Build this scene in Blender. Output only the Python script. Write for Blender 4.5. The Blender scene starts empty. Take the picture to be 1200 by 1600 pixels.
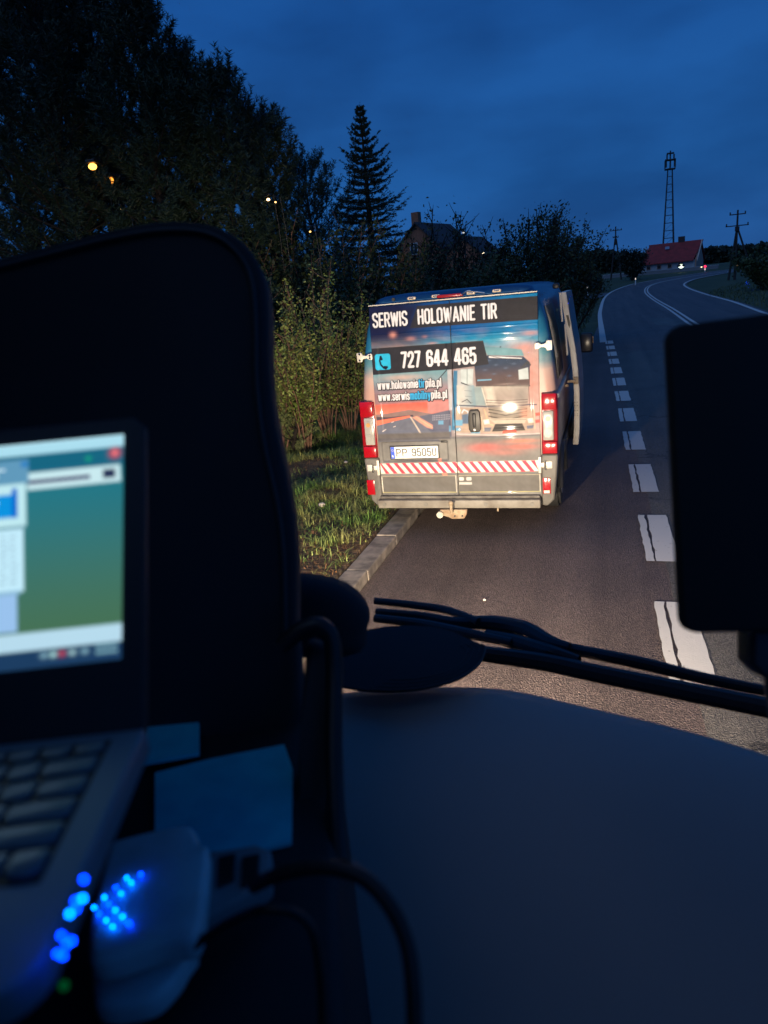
import bpy, bmesh, math, random
import numpy as np
from mathutils import Vector, Matrix
R = math.radians
SC = bpy.context.scene
COL = SC.collection
# ------------------------------------------------------------------ camera
FPX, YAW, PITCH, ROLL = 1135.0, R(18.03), R(16.55), R(-5.24)
CAM = np.array([0.0, 0.0, 2.546])
_f = np.array([-math.sin(YAW)*math.cos(PITCH), math.cos(YAW)*math.cos(PITCH), -math.sin(PITCH)])
_r = np.array([math.cos(YAW), math.sin(YAW), 0.0]); _u = np.cross(_r, _f)
CR = math.cos(ROLL)*_r + math.sin(ROLL)*_u
CU = -math.sin(ROLL)*_r + math.cos(ROLL)*_u
CF = _f
cd = bpy.data.cameras.new('camera'); cam = bpy.data.objects.new('camera', cd); COL.objects.link(cam)
cd.sensor_fit = 'VERTICAL'; cd.sensor_height = 36.0; cd.lens = FPX/1600*36.0
cd.clip_start = 0.02; cd.clip_end = 5000
cam.matrix_world = Matrix(((CR[0], CU[0], -CF[0], CAM[0]), (CR[1], CU[1], -CF[1], CAM[1]), (CR[2], CU[2], -CF[2], CAM[2]), (0, 0, 0, 1)))
cd.dof.use_dof = True; cd.dof.focus_distance = 8.0; cd.dof.aperture_fstop = 5.0
SC.camera = cam
SC.render.resolution_x, SC.render.resolution_y = 768, 1024
# ------------------------------------------------------------------ sky, dusk light, exposure
world = bpy.data.worlds.new('World'); SC.world = world; world.use_nodes = True
def build_sky():
    nt = world.node_tree; N = nt.nodes; L = nt.links; N.clear()
    out = N.new('ShaderNodeOutputWorld'); bg = N.new('ShaderNodeBackground')
    tc = N.new('ShaderNodeTexCoord'); sep = N.new('ShaderNodeSeparateXYZ')
    L.new(tc.outputs['Generated'], sep.inputs[0])
    rmp = N.new('ShaderNodeValToRGB'); e = rmp.color_ramp.elements
    e[0].position = 0.0; e[0].color = (.016, .078, .26, 1)
    e[1].position = 1.0; e[1].color = (.0068, .060, .235, 1)
    m = rmp.color_ramp.elements.new(.12); m.color = (.0125, .088, .30, 1)
    m = rmp.color_ramp.elements.new(.30); m.color = (.0075, .064, .25, 1)
    L.new(sep.outputs[2], rmp.inputs[0])
    mp = N.new('ShaderNodeMapping'); mp.inputs['Scale'].default_value = (1.6, 1.6, 4.5)
    L.new(tc.outputs['Generated'], mp.inputs[0])
    nz = N.new('ShaderNodeTexNoise'); nz.inputs['Scale'].default_value = 1.6; nz.inputs['Detail'].default_value = 5; nz.inputs['Roughness'].default_value = .5
    L.new(mp.outputs[0], nz.inputs['Vector'])
    cr = N.new('ShaderNodeValToRGB'); cr.color_ramp.elements[0].position = .36; cr.color_ramp.elements[0].color = (.64, .64, .66, 1)
    cr.color_ramp.elements[1].position = .62; cr.color_ramp.elements[1].color = (1.1, 1.08, 1.05, 1)
    L.new(nz.outputs[0], cr.inputs[0])
    mul = N.new('ShaderNodeMixRGB'); mul.blend_type = 'MULTIPLY'; mul.inputs[0].default_value = 1
    L.new(rmp.outputs[0], mul.inputs[1]); L.new(cr.outputs[0], mul.inputs[2])
    sky = N.new('ShaderNodeTexSky'); sky.sky_type = 'NISHITA'; sky.sun_disc = False
    sky.sun_elevation = R(-4); sky.sun_rotation = R(200)
    add = N.new('ShaderNodeMixRGB'); add.blend_type = 'ADD'; add.inputs[0].default_value = .05
    L.new(mul.outputs[0], add.inputs[1]); L.new(sky.outputs[0], add.inputs[2])
    L.new(add.outputs[0], bg.inputs[0]); bg.inputs[1].default_value = 1.25
    L.new(bg.outputs[0], out.inputs[0])
build_sky()
sd = bpy.data.lights.new('dusk_sun', 'SUN'); sd.energy = 0.40; sd.angle = R(60); sd.color = (.55, .75, 1)
sun = bpy.data.objects.new('dusk_sun', sd); COL.objects.link(sun); sun.rotation_euler = (R(42), 0, R(-25))
# the truck's own low beams: a warm lamp low on the front left, a weak one on the right
def headlamp(loc, watts, yaw, rad=.055):
    l = bpy.data.lights.new('headlamp', 'SPOT'); o = bpy.data.objects.new('headlamp', l); COL.objects.link(o)
    o.location = loc; o.rotation_euler = (R(90), 0, yaw)
    l.energy = watts; l.shadow_soft_size = rad; l.spot_size = R(120); l.spot_blend = .75; l.color = (1, .80, .58)
    l.use_nodes = True; nt = l.node_tree; N = nt.nodes; L = nt.links
    em = [n for n in N if n.type == 'EMISSION'][0]
    tc = N.new('ShaderNodeTexCoord'); s = N.new('ShaderNodeSeparateXYZ'); L.new(tc.outputs['Normal'], s.inputs[0])
    # beam pattern of a dipped lamp in the lamp's own frame: y up, -z ahead
    up = N.new('ShaderNodeMapRange'); up.interpolation_type = 'SMOOTHSTEP'
    up.inputs['From Min'].default_value = -.02; up.inputs['From Max'].default_value = .13
    up.inputs['To Min'].default_value = 1.0; up.inputs['To Max'].default_value = .78
    L.new(s.outputs[1], up.inputs['Value'])
    dn = N.new('ShaderNodeMapRange'); dn.interpolation_type = 'SMOOTHSTEP'
    dn.inputs['From Min'].default_value = -.42; dn.inputs['From Max'].default_value = -.06
    dn.inputs['To Min'].default_value = .62; dn.inputs['To Max'].default_value = 1.0
    L.new(s.outputs[1], dn.inputs['Value'])
    hi = N.new('ShaderNodeMapRange'); hi.interpolation_type = 'SMOOTHSTEP'
    hi.inputs['From Min'].default_value = .26; hi.inputs['From Max'].default_value = .38
    hi.inputs['To Min'].default_value = 1.0; hi.inputs['To Max'].default_value = .06
    L.new(s.outputs[1], hi.inputs['Value'])
    ml = N.new('ShaderNodeMath'); ml.operation = 'MULTIPLY'; L.new(up.outputs[0], ml.inputs[0]); L.new(dn.outputs[0], ml.inputs[1])
    m2 = N.new('ShaderNodeMath'); m2.operation = 'MULTIPLY'; L.new(ml.outputs[0], m2.inputs[0]); L.new(hi.outputs[0], m2.inputs[1])
    L.new(m2.outputs[0], em.inputs['Strength'])
    return o
headlamp((-1.60, 1.98, .76), 2350, R(2))
headlamp((.30, 1.80, .76), 1000, R(-6))
SC.view_settings.view_transform = 'Standard'; SC.view_settings.look = 'None'
SC.view_settings.exposure = 0; SC.view_settings.gamma = 1; SC.view_settings.use_curve_mapping = False
SC.render.engine = 'CYCLES'
SC.cycles.max_bounces = 5; SC.cycles.transparent_max_bounces = 16; SC.cycles.use_denoising = True
SC.cycles.sample_clamp_indirect = 3.0
try: SC.cycles.use_light_tree = True
except Exception: pass
rng = np.random.default_rng(7); random.seed(7)

# ------------------------------------------------------------------ helpers
def at(px, py, dep):
    """world point seen at photo pixel (px, py), dep metres ahead of the camera"""
    return CAM + ((px-600)*CR - (py-800)*CU + FPX*CF)*(dep/FPX)
def ray(px, py): return (px-600)*CR - (py-800)*CU + FPX*CF
def onz(px, py, z=0.0):
    d = ray(px, py); return CAM + d*((z-CAM[2])/d[2])
def ony(px, py, y):
    d = ray(px, py); return CAM + d*(y/d[1])
def sstep(a, b, t):
    t = np.clip((np.asarray(t, float)-a)/(b-a), 0, 1); return t*t*(3-2*t)
def H(x, y):
    """terrain height"""
    return 2.9*sstep(60, 235, y) + 1.2*sstep(235, 600, y) + 9*sstep(300, 900, y)*sstep(20, 120, x)
def terrain_hit(px, py, lift=0.0):
    d = ray(px, py); d = d/np.linalg.norm(d); t = 8.0
    while t < 900:
        p = CAM + d*t
        if p[2] <= H(p[0], p[1]) + lift: break
        t *= 1.002
    return CAM + d*t

def tagit(o, label=None, cat=None, group=None, kind=None):
    if label: o['label'] = label
    if cat: o['category'] = cat
    if group: o['group'] = group
    if kind: o['kind'] = kind
    return o
def link(name, me, parent=None, loc=None):
    o = bpy.data.objects.new(name, me); COL.objects.link(o)
    if parent is not None: o.parent = parent
    if loc is not None: o.location = loc
    return o
def empty(name, loc, label, cat, group=None, rz=0.0):
    o = bpy.data.objects.new(name, None); COL.objects.link(o); o.location = loc; o.rotation_euler = (0, 0, rz)
    o.empty_display_size = .1
    return tagit(o, label, cat, group)
def mesh_np(V, F, mats=None, smooth=False):
    """mesh from (n,3) verts and (m,k) faces or a list of faces"""
    me = bpy.data.meshes.new('m')
    if isinstance(F, np.ndarray):
        V = np.asarray(V, dtype=np.float32); n, k = F.shape
        me.vertices.add(len(V)); me.vertices.foreach_set('co', V.ravel())
        me.loops.add(n*k); me.loops.foreach_set('vertex_index', F.astype(np.int32).ravel())
        me.polygons.add(n); me.polygons.foreach_set('loop_start', (np.arange(n)*k).astype(np.int32))
        me.update(calc_edges=True); me.validate()
    else:
        me.from_pydata([tuple(v) for v in V], [], F); me.update()
    if mats is not None:
        for m in (mats if isinstance(mats, (list, tuple)) else [mats]): me.materials.append(m)
    if smooth: me.polygons.foreach_set('use_smooth', [True]*len(me.polygons))
    return me
class MB:
    """a bmesh collecting shapes into ONE mesh"""
    def __init__(s): s.b = bmesh.new()
    def box(s, c, d, rot=None, bev=0.0, seg=2):
        t = bmesh.new(); bmesh.ops.create_cube(t, size=1.0)
        bmesh.ops.scale(t, vec=d, verts=t.verts)
        if bev: bmesh.ops.bevel(t, geom=t.edges[:], offset=bev, segments=seg, affect='EDGES', profile=.5)
        if rot is not None: bmesh.ops.rotate(t, cent=(0, 0, 0), matrix=rot, verts=t.verts)
        bmesh.ops.translate(t, vec=c, verts=t.verts); return s._add(t)
    def _add(s, t):
        me = bpy.data.meshes.new('t'); t.to_mesh(me); t.free(); s.b.from_mesh(me); bpy.data.meshes.remove(me); return s
    def cyl(s, c, r, d, axis='z', n=24, r2=None, bev=0.0):
        t = bmesh.new(); bmesh.ops.create_cone(t, cap_ends=True, segments=n, radius1=r, radius2=r if r2 is None else r2, depth=d)
        if bev: bmesh.ops.bevel(t, geom=[e for e in t.edges if e.calc_face_angle(0) > 1], offset=bev, segments=2, affect='EDGES')
        if axis == 'y': bmesh.ops.rotate(t, cent=(0, 0, 0), matrix=Matrix.Rotation(R(90), 3, 'X'), verts=t.verts)
        if axis == 'x': bmesh.ops.rotate(t, cent=(0, 0, 0), matrix=Matrix.Rotation(R(90), 3, 'Y'), verts=t.verts)
        bmesh.ops.translate(t, vec=c, verts=t.verts); return s._add(t)
    def sph(s, c, r, sc=(1, 1, 1), n=16):
        t = bmesh.new(); bmesh.ops.create_uvsphere(t, u_segments=n, v_segments=n//2+2, radius=r)
        bmesh.ops.scale(t, vec=sc, verts=t.verts); bmesh.ops.translate(t, vec=c, verts=t.verts); return s._add(t)
    def prism(s, pts, ex, bev=0.0, seg=3):
        """pts: 3-D outline; ex: extrusion vector"""
        t = bmesh.new(); ex = Vector(ex)
        a = [t.verts.new(tuple(p)) for p in pts]; b = [t.verts.new(tuple(Vector(p)+ex)) for p in pts]
        t.faces.new(a); t.faces.new(b[::-1]); n = len(a)
        for i in range(n): t.faces.new((a[i], b[i], b[(i+1) % n], a[(i+1) % n]))
        bmesh.ops.recalc_face_normals(t, faces=t.faces)
        if bev:
            es = [e for e in t.edges if e.calc_face_angle(0) > .9]
            bmesh.ops.bevel(t, geom=es, offset=bev, segments=seg, affect='EDGES', profile=.5)
        return s._add(t)
    def quad(s, pts):
        s.b.faces.new([s.b.verts.new(tuple(p)) for p in pts]); return s
    def tube(s, pts, r, n=8):
        V, F = tube_arr([np.array(pts, float)], [np.broadcast_to(np.asarray(r, float), (len(pts),))], n)
        me = mesh_np(V, F); s.b.from_mesh(me); bpy.data.meshes.remove(me); return s
    def build(s, name, mat, parent=None, smooth=False, angle=35, loc=None):
        me = bpy.data.meshes.new(name); bmesh.ops.recalc_face_normals(s.b, faces=s.b.faces) if not smooth == 'raw' else None
        s.b.to_mesh(me); s.b.free(); me.materials.append(mat)
        if smooth:
            me.polygons.foreach_set('use_smooth', [True]*len(me.polygons))
            try: me.set_sharp_from_angle(angle=R(angle))
            except Exception: pass
        return link(name, me, parent, loc)
def tube_arr(lines, radii, n=5):
    Vs, Fs, off = [], [], 0
    ang = np.arange(n)*2*math.pi/n; ca, sa = np.cos(ang), np.sin(ang)
    for P, r in zip(lines, radii):
        P = np.asarray(P, float); r = np.asarray(r, float); k = len(P)
        T = np.gradient(P, axis=0); T /= np.linalg.norm(T, axis=1)[:, None]+1e-9
        ref = np.array([0, 0, 1.0]) if abs(T[:, 2]).mean() < .8 else np.array([1.0, 0, 0])
        A = np.cross(T, ref); A /= np.linalg.norm(A, axis=1)[:, None]+1e-9; B = np.cross(T, A)
        V = P[:, None] + r[:, None, None]*(ca[None, :, None]*A[:, None]+sa[None, :, None]*B[:, None])
        Vs.append(V.reshape(-1, 3))
        i = np.arange(k-1)[:, None]*n; j = np.arange(n)[None]; j2 = (j+1) % n
        Fs.append(np.stack([i+j, i+j2, i+n+j2, i+n+j], -1).reshape(-1, 4)+off)
        off += k*n
    return np.concatenate(Vs), np.concatenate(Fs)
def smooth_path(pts, k=8):
    P = np.array(pts, float); out = []
    Q = np.vstack([2*P[0]-P[1], P, 2*P[-1]-P[-2]])
    for i in range(1, len(Q)-2):
        for t in np.linspace(0, 1, k, endpoint=False):
            a, b, c, d = Q[i-1], Q[i], Q[i+1], Q[i+2]
            out.append(.5*((2*b)+(-a+c)*t+(2*a-5*b+4*c-d)*t*t+(-a+3*b-3*c+d)*t**3))
    out.append(P[-1]); return np.array(out)

# ------------------------------------------------------------------ materials
def mat(name, col, rough=.6, metal=0.0, spec=.5, noise=None, bump=None, coat=0.0, emit=None, trans=0.0, attr=None, sheen=0.0):
    m = bpy.data.materials.new(name); m.use_nodes = True; nt = m.node_tree; N = nt.nodes; L = nt.links
    b = N['Principled BSDF']; b.inputs['Base Color'].default_value = (*col, 1); b.inputs['Roughness'].default_value = rough
    b.inputs['Metallic'].default_value = metal; b.inputs['Specular IOR Level'].default_value = spec
    b.inputs['Coat Weight'].default_value = coat; b.inputs['Coat Roughness'].default_value = .08
    b.inputs['Transmission Weight'].default_value = trans
    if sheen: b.inputs['Sheen Weight'].default_value = sheen
    if emit: b.inputs['Emission Color'].default_value = (*emit[0], 1); b.inputs['Emission Strength'].default_value = emit[1]
    tc = N.new('ShaderNodeTexCoord')
    src = None
    if attr:
        a = N.new('ShaderNodeVertexColor'); a.layer_name = attr; src = a.outputs[0]
        L.new(src, b.inputs['Base Color'])
    if noise:  # (scale, colour2, lo, hi[, detail])
        nz = N.new('ShaderNodeTexNoise'); nz.inputs['Scale'].default_value = noise[0]; nz.inputs['Detail'].default_value = noise[4] if len(noise) > 4 else 6
        L.new(tc.outputs['Object'], nz.inputs['Vector'])
        rp = N.new('ShaderNodeMapRange'); rp.inputs['From Min'].default_value = noise[2]; rp.inputs['From Max'].default_value = noise[3]
        L.new(nz.outputs[0], rp.inputs['Value'])
        mx = N.new('ShaderNodeMixRGB'); mx.inputs[1].default_value = (*col, 1); mx.inputs[2].default_value = (*noise[1], 1)
        if src is not None: L.new(src, mx.inputs[1])
        L.new(rp.outputs[0], mx.inputs[0]); L.new(mx.outputs[0], b.inputs['Base Color'])
    if bump:  # (scale, strength, distance)
        nb = N.new('ShaderNodeTexNoise'); nb.inputs['Scale'].default_value = bump[0]; nb.inputs['Detail'].default_value = 4
        L.new(tc.outputs['Object'], nb.inputs['Vector'])
        bp = N.new('ShaderNodeBump'); bp.inputs['Strength'].default_value = bump[1]; bp.inputs['Distance'].default_value = bump[2]
        L.new(nb.outputs[0], bp.inputs['Height']); L.new(bp.outputs[0], b.inputs['Normal'])
    return m
def emat(name, col, s):
    m = bpy.data.materials.new(name); m.use_nodes = True; N = m.node_tree.nodes; N.clear()
    o = N.new('ShaderNodeOutputMaterial'); e = N.new('ShaderNodeEmission'); e.inputs[0].default_value = (*col, 1); e.inputs[1].default_value = s
    m.node_tree.links.new(e.outputs[0], o.inputs[0]); return m
def leaf_mat(name, c1, c2, scale=1.2, rough=.55):
    """foliage colour varies clump by clump and leaf by leaf"""
    m = mat(name, c1, rough, spec=.35, noise=(scale, c2, .35, .65, 3)); N = m.node_tree.nodes; L = m.node_tree.links
    b = N['Principled BSDF']; g = N.new('ShaderNodeNewGeometry')
    hs = N.new('ShaderNodeHueSaturation'); mr = N.new('ShaderNodeMapRange')
    mr.inputs['To Min'].default_value = .55; mr.inputs['To Max'].default_value = 1.5
    L.new(g.outputs['Random Per Island'], mr.inputs['Value']); L.new(mr.outputs[0], hs.inputs['Value'])
    src = b.inputs['Base Color'].links[0].from_socket
    L.new(src, hs.inputs['Color']); L.new(hs.outputs[0], b.inputs['Base Color'])
    return m
def glass_mat(name, tint=(1, 1, 1), k=1.0, ior=1.4):
    m = bpy.data.materials.new(name); m.use_nodes = True; N = m.node_tree.nodes; L = m.node_tree.links; N.clear()
    o = N.new('ShaderNodeOutputMaterial'); t = N.new('ShaderNodeBsdfTransparent'); g = N.new('ShaderNodeBsdfGlossy')
    g.inputs['Roughness'].default_value = .0; t.inputs[0].default_value = (*tint, 1); g.inputs[0].default_value = (k, k, k, 1)
    f = N.new('ShaderNodeFresnel'); f.inputs[0].default_value = ior; mx = N.new('ShaderNodeMixShader')
    L.new(f.outputs[0], mx.inputs[0]); L.new(t.outputs[0], mx.inputs[1]); L.new(g.outputs[0], mx.inputs[2]); L.new(mx.outputs[0], o.inputs[0])
    return m
M = {}
M['trim'] = mat('black_trim', (.02, .02, .022), .5)
M['black'] = mat('black_plastic', (.012, .012, .014), .45)
M['rubber'] = mat('tyre_rubber', (.02, .02, .02), .8)
M['bark'] = mat('pine_bark', (.03, .022, .017), .9, noise=(6, (.02, .015, .012), .4, .6), bump=(20, .6, .02))
M['stem'] = mat('shrub_stem', (.30, .16, .10), .75, noise=(9, (.16, .09, .06), .4, .6))  # stem colour raised in place of stronger headlamp light
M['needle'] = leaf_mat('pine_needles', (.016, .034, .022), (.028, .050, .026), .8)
M['needle_lit'] = leaf_mat('lit_young_pine_needles', (.14, .18, .06), (.22, .24, .09), 1.6)  # lit copy of the needles: headlamp light put into the colour
M['spruce'] = leaf_mat('spruce_needles', (.012, .026, .018), (.02, .038, .024), 1.0)
M['leaf'] = leaf_mat('shrub_leaves', (.17, .25, .05), (.30, .32, .08), 1.5)  # leaf colour brightened to stand for stronger headlamp light
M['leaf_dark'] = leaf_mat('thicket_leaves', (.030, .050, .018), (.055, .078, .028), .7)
M['chrome'] = mat('chrome', (.7, .7, .7), .15, 1.0)

# ------------------------------------------------------------------ ground, road, markings
def asphalt(name, base, patchc, crack=True):
    m = bpy.data.materials.new(name); m.use_nodes = True; nt = m.node_tree; N = nt.nodes; L = nt.links
    b = N['Principled BSDF']; b.inputs['Roughness'].default_value = .58; b.inputs['Specular IOR Level'].default_value = .5
    tc = N.new('ShaderNodeTexCoord')
    v = N.new('ShaderNodeTexVoronoi'); v.inputs['Scale'].default_value = 95; L.new(tc.outputs['Object'], v.inputs['Vector'])
    n1 = N.new('ShaderNodeTexNoise'); n1.inputs['Scale'].default_value = .7; n1.inputs['Detail'].default_value = 7; L.new(tc.outputs['Object'], n1.inputs['Vector'])
    n2 = N.new('ShaderNodeTexNoise'); n2.inputs['Scale'].default_value = 60; n2.inputs['Detail'].default_value = 4; L.new(tc.outputs['Object'], n2.inputs['Vector'])
    mr = N.new('ShaderNodeMapRange'); mr.inputs['From Min'].default_value = .35; mr.inputs['From Max'].default_value = .68; L.new(n1.outputs[0], mr.inputs['Value'])
    mx = N.new('ShaderNodeMixRGB'); mx.inputs[1].default_value = (*base, 1); mx.inputs[2].default_value = (*patchc, 1); L.new(mr.outputs[0], mx.inputs[0])
    # aggregate: single stones lighter or darker than the binder
    ag = N.new('ShaderNodeMapRange'); ag.inputs['From Min'].default_value = 0; ag.inputs['From Max'].default_value = 1; ag.inputs['To Min'].default_value = .42; ag.inputs['To Max'].default_value = 2.0
    L.new(v.outputs['Color'], ag.inputs['Value'])
    mu = N.new('ShaderNodeMixRGB'); mu.blend_type = 'MULTIPLY'; mu.inputs[0].default_value = 1
    L.new(mx.outputs[0], mu.inputs[1]); L.new(ag.outputs[0], mu.inputs[2])
    last = mu.outputs[0]
    if crack:
        vc = N.new('ShaderNodeTexVoronoi'); vc.feature = 'DISTANCE_TO_EDGE'; vc.inputs['Scale'].default_value = .45
        nw = N.new('ShaderNodeTexNoise'); nw.inputs['Scale'].default_value = 3; nw.inputs['Detail'].default_value = 5; L.new(tc.outputs['Object'], nw.inputs['Vector'])
        ad = N.new('ShaderNodeMixRGB'); ad.blend_type = 'ADD'; ad.inputs[0].default_value = .5
        L.new(tc.outputs['Object'], ad.inputs[1]); L.new(nw.outputs['Color'], ad.inputs[2]); L.new(ad.outputs[0], vc.inputs['Vector'])
        lt = N.new('ShaderNodeMapRange'); lt.inputs['From Min'].default_value = .002; lt.inputs['From Max'].default_value = .009
        lt.inputs['To Min'].default_value = .35; lt.inputs['To Max'].default_value = 1; L.new(vc.outputs['Distance'], lt.inputs['Value'])
        mc = N.new('ShaderNodeMixRGB'); mc.blend_type = 'MULTIPLY'; mc.inputs[0].default_value = 1
        L.new(last, mc.inputs[1]); L.new(lt.outputs[0], mc.inputs[2]); last = mc.outputs[0]
    wv = N.new('ShaderNodeTexNoise'); wv.inputs['Scale'].default_value = 1.0; wv.inputs['Detail'].default_value = 3
    wm_ = N.new('ShaderNodeMapping'); wm_.inputs['Scale'].default_value = (2.4, .06, 1); L.new(tc.outputs['Object'], wm_.inputs[0]); L.new(wm_.outputs[0], wv.inputs['Vector'])
    wr = N.new('ShaderNodeMapRange'); wr.inputs['From Min'].default_value = .35; wr.inputs['From Max'].default_value = .65; wr.inputs['To Min'].default_value = .80; wr.inputs['To Max'].default_value = 1.22; L.new(wv.outputs[0], wr.inputs['Value'])
    mw = N.new('ShaderNodeMixRGB'); mw.blend_type = 'MULTIPLY'; mw.inputs[0].default_value = 1; L.new(last, mw.inputs[1]); L.new(wr.outputs[0], mw.inputs[2]); last = mw.outputs[0]
    L.new(last, b.inputs['Base Color'])
    sm = N.new('ShaderNodeMath'); sm.operation = 'ADD'; L.new(v.outputs['Distance'], sm.inputs[0]); L.new(n2.outputs[0], sm.inputs[1])
    bp = N.new('ShaderNodeBump'); bp.inputs['Strength'].default_value = .9; bp.inputs['Distance'].default_value = .010
    L.new(sm.outputs[0], bp.inputs['Height']); L.new(bp.outputs[0], b.inputs['Normal'])
    return m
M['asphalt'] = asphalt('lane_asphalt', (.072, .055, .050), (.098, .074, .066), False)
M['asphalt_old'] = asphalt('coarse_asphalt', (.075, .070, .062), (.10, .092, .08))
def worn_paint():
    m = mat('worn_road_paint', (.60, .58, .54), .6, bump=(70, .5, .004)); N = m.node_tree.nodes; L = m.node_tree.links
    b = N['Principled BSDF']; tc = N.new('ShaderNodeTexCoord')
    a = N.new('ShaderNodeTexNoise'); a.inputs['Scale'].default_value = 14; a.inputs['Detail'].default_value = 8; a.inputs['Roughness'].default_value = .7; L.new(tc.outputs['Object'], a.inputs['Vector'])
    mr = N.new('ShaderNodeMapRange'); mr.inputs['From Min'].default_value = .62; mr.inputs['From Max'].default_value = .72; L.new(a.outputs[0], mr.inputs['Value'])
    mx = N.new('ShaderNodeMixRGB'); mx.inputs[1].default_value = (.62, .60, .56, 1); mx.inputs[2].default_value = (.10, .09, .085, 1)
    L.new(mr.outputs[0], mx.inputs[0]); L.new(mx.outputs[0], b.inputs['Base Color'])
    return m
M['paint'] = worn_paint()
M['soil'] = mat('verge_soil', (.06, .044, .03), .95, noise=(5, (.15, .095, .052), .35, .65), bump=(14, 1.0, .04))
M['field'] = mat('meadow_turf', (.04, .06, .025), .95, noise=(.35, (.07, .085, .035), .35, .65), bump=(9, 1, .05))

def ground():
    xs = np.unique(np.concatenate([np.linspace(-900, -60, 15), np.linspace(-60, -10, 21), np.linspace(-10, -2.45, 40), [-2.44, -2.42, -2.41], np.linspace(-2.3, 12, 20), np.linspace(12, 60, 25), np.linspace(60, 900, 15)]))
    ys = np.unique(np.concatenate([np.linspace(-60, 0, 7), np.linspace(0, 30, 90), np.linspace(30, 33, 4), np.linspace(33, 300, 90), np.linspace(300, 2500, 25)]))
    X, Y = np.meshgrid(xs, ys); Z = H(X, Y)
    low = ((X > -2.43) & (Y < 31)) | False
    bumpy = .05*np.sin(X*1.7+Y*.9)+.04*np.sin(X*3.1-Y*2.3+1)+.03*np.sin(Y*4.1+X*.7)
    side = sstep(-2.5, -4.5, X) * 1.0
    Z = np.where(X < -2.425, Z+(.085+bumpy*sstep(2.6, 4.0, -X)+.25*sstep(3, 14, -X))*(1-sstep(28, 34, Y)), Z-.05)
    Z = np.where(Y > 34, H(X, Y)-.06, Z)
    n, k = X.shape
    i = np.arange(n-1)[:, None]*k+np.arange(k-1)[None]
    F = np.stack([i, i+1, i+k+1, i+k], -1).reshape(-1, 4)
    o = link('ground', mesh_np(np.stack([X, Y, Z], -1).reshape(-1, 3), F, M['soil'], True)); o['kind'] = 'structure'
    o.data.materials.append(M['field'])
    cy = Y[:-1, :-1].ravel(); cx = X[:-1, :-1].ravel()
    o.data.polygons.foreach_set('material_index', ((cy > 26) | (cx < -16) | (cx > 5)).astype(np.int32))
ground()
def vz(x, y):
    """height of the verge surface at one point"""
    bumpy = .05*np.sin(x*1.7+y*.9)+.04*np.sin(x*3.1-y*2.3+1)+.03*np.sin(y*4.1+x*.7)
    return H(x, y)+(.085+bumpy*sstep(2.6, 4.0, -x)+.25*sstep(3, 14, -x))*(1-sstep(28, 34, y))-.02*sstep(28, 34, y)

def resample(P, n):
    P = np.array(P, float); s = np.r_[0, np.cumsum(np.linalg.norm(np.diff(P[:, :2], axis=0), axis=1))]
    t = np.linspace(0, s[-1], n); return np.stack([np.interp(t, s, P[:, k]) for k in range(P.shape[1])], -1)
def px_line(pts): return smooth_path([terrain_hit(*p)[:2] for p in pts], 6)
left_far = px_line([(938, 505), (938, 485), (945, 465), (960, 454), (985, 445), (1010, 440), (1040, 434.5), (1100, 426), (1150, 420), (1187, 416)])
mid_far = px_line([(1085, 508), (1045, 481), (1020, 466), (1010, 456.5), (1012, 449), (1025, 443), (1050, 437.5), (1100, 429), (1187, 418.2)])
right_far = px_line([(1190, 488), (1140, 470), (1100, 459), (1075, 450), (1069, 444), (1080, 438), (1100, 433), (1140, 426), (1187, 420.5)])
left_full = np.vstack([[[-2.16, -6]], [[-2.16, 14]], [[-2.16, 22]], [[-1.3, 28]], [[-.72, 32]], left_far[1:]])
left_line = np.vstack([[[-.25, 30.6]], [[-.33, 35]], left_far[1:]])
right_full = np.vstack([[[7.4, -6]], [[7.35, 12]], [[7.4, 28]], right_far])
right_line = np.vstack([[[7.1, 10]], [[7.1, 28]], right_far])
mid_line = np.vstack([[[3.65, 30]], mid_far])
def offset(P, d):
    T = np.gradient(P, axis=0); T /= np.linalg.norm(T, axis=1)[:, None]; return P+np.stack([T[:, 1], -T[:, 0]], -1)*d
def strip(name, A, B, lift, m, parent=None):
    V = np.concatenate([np.c_[A, H(A[:, 0], A[:, 1])+lift], np.c_[B, H(B[:, 0], B[:, 1])+lift]]); n = len(A)
    i = np.arange(n-1); F = np.stack([i, i+1, i+1+n, i+n], -1)
    me = mesh_np(V, F[:, ::-1].copy(), m)
    o = link(name, me, parent); return o
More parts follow.
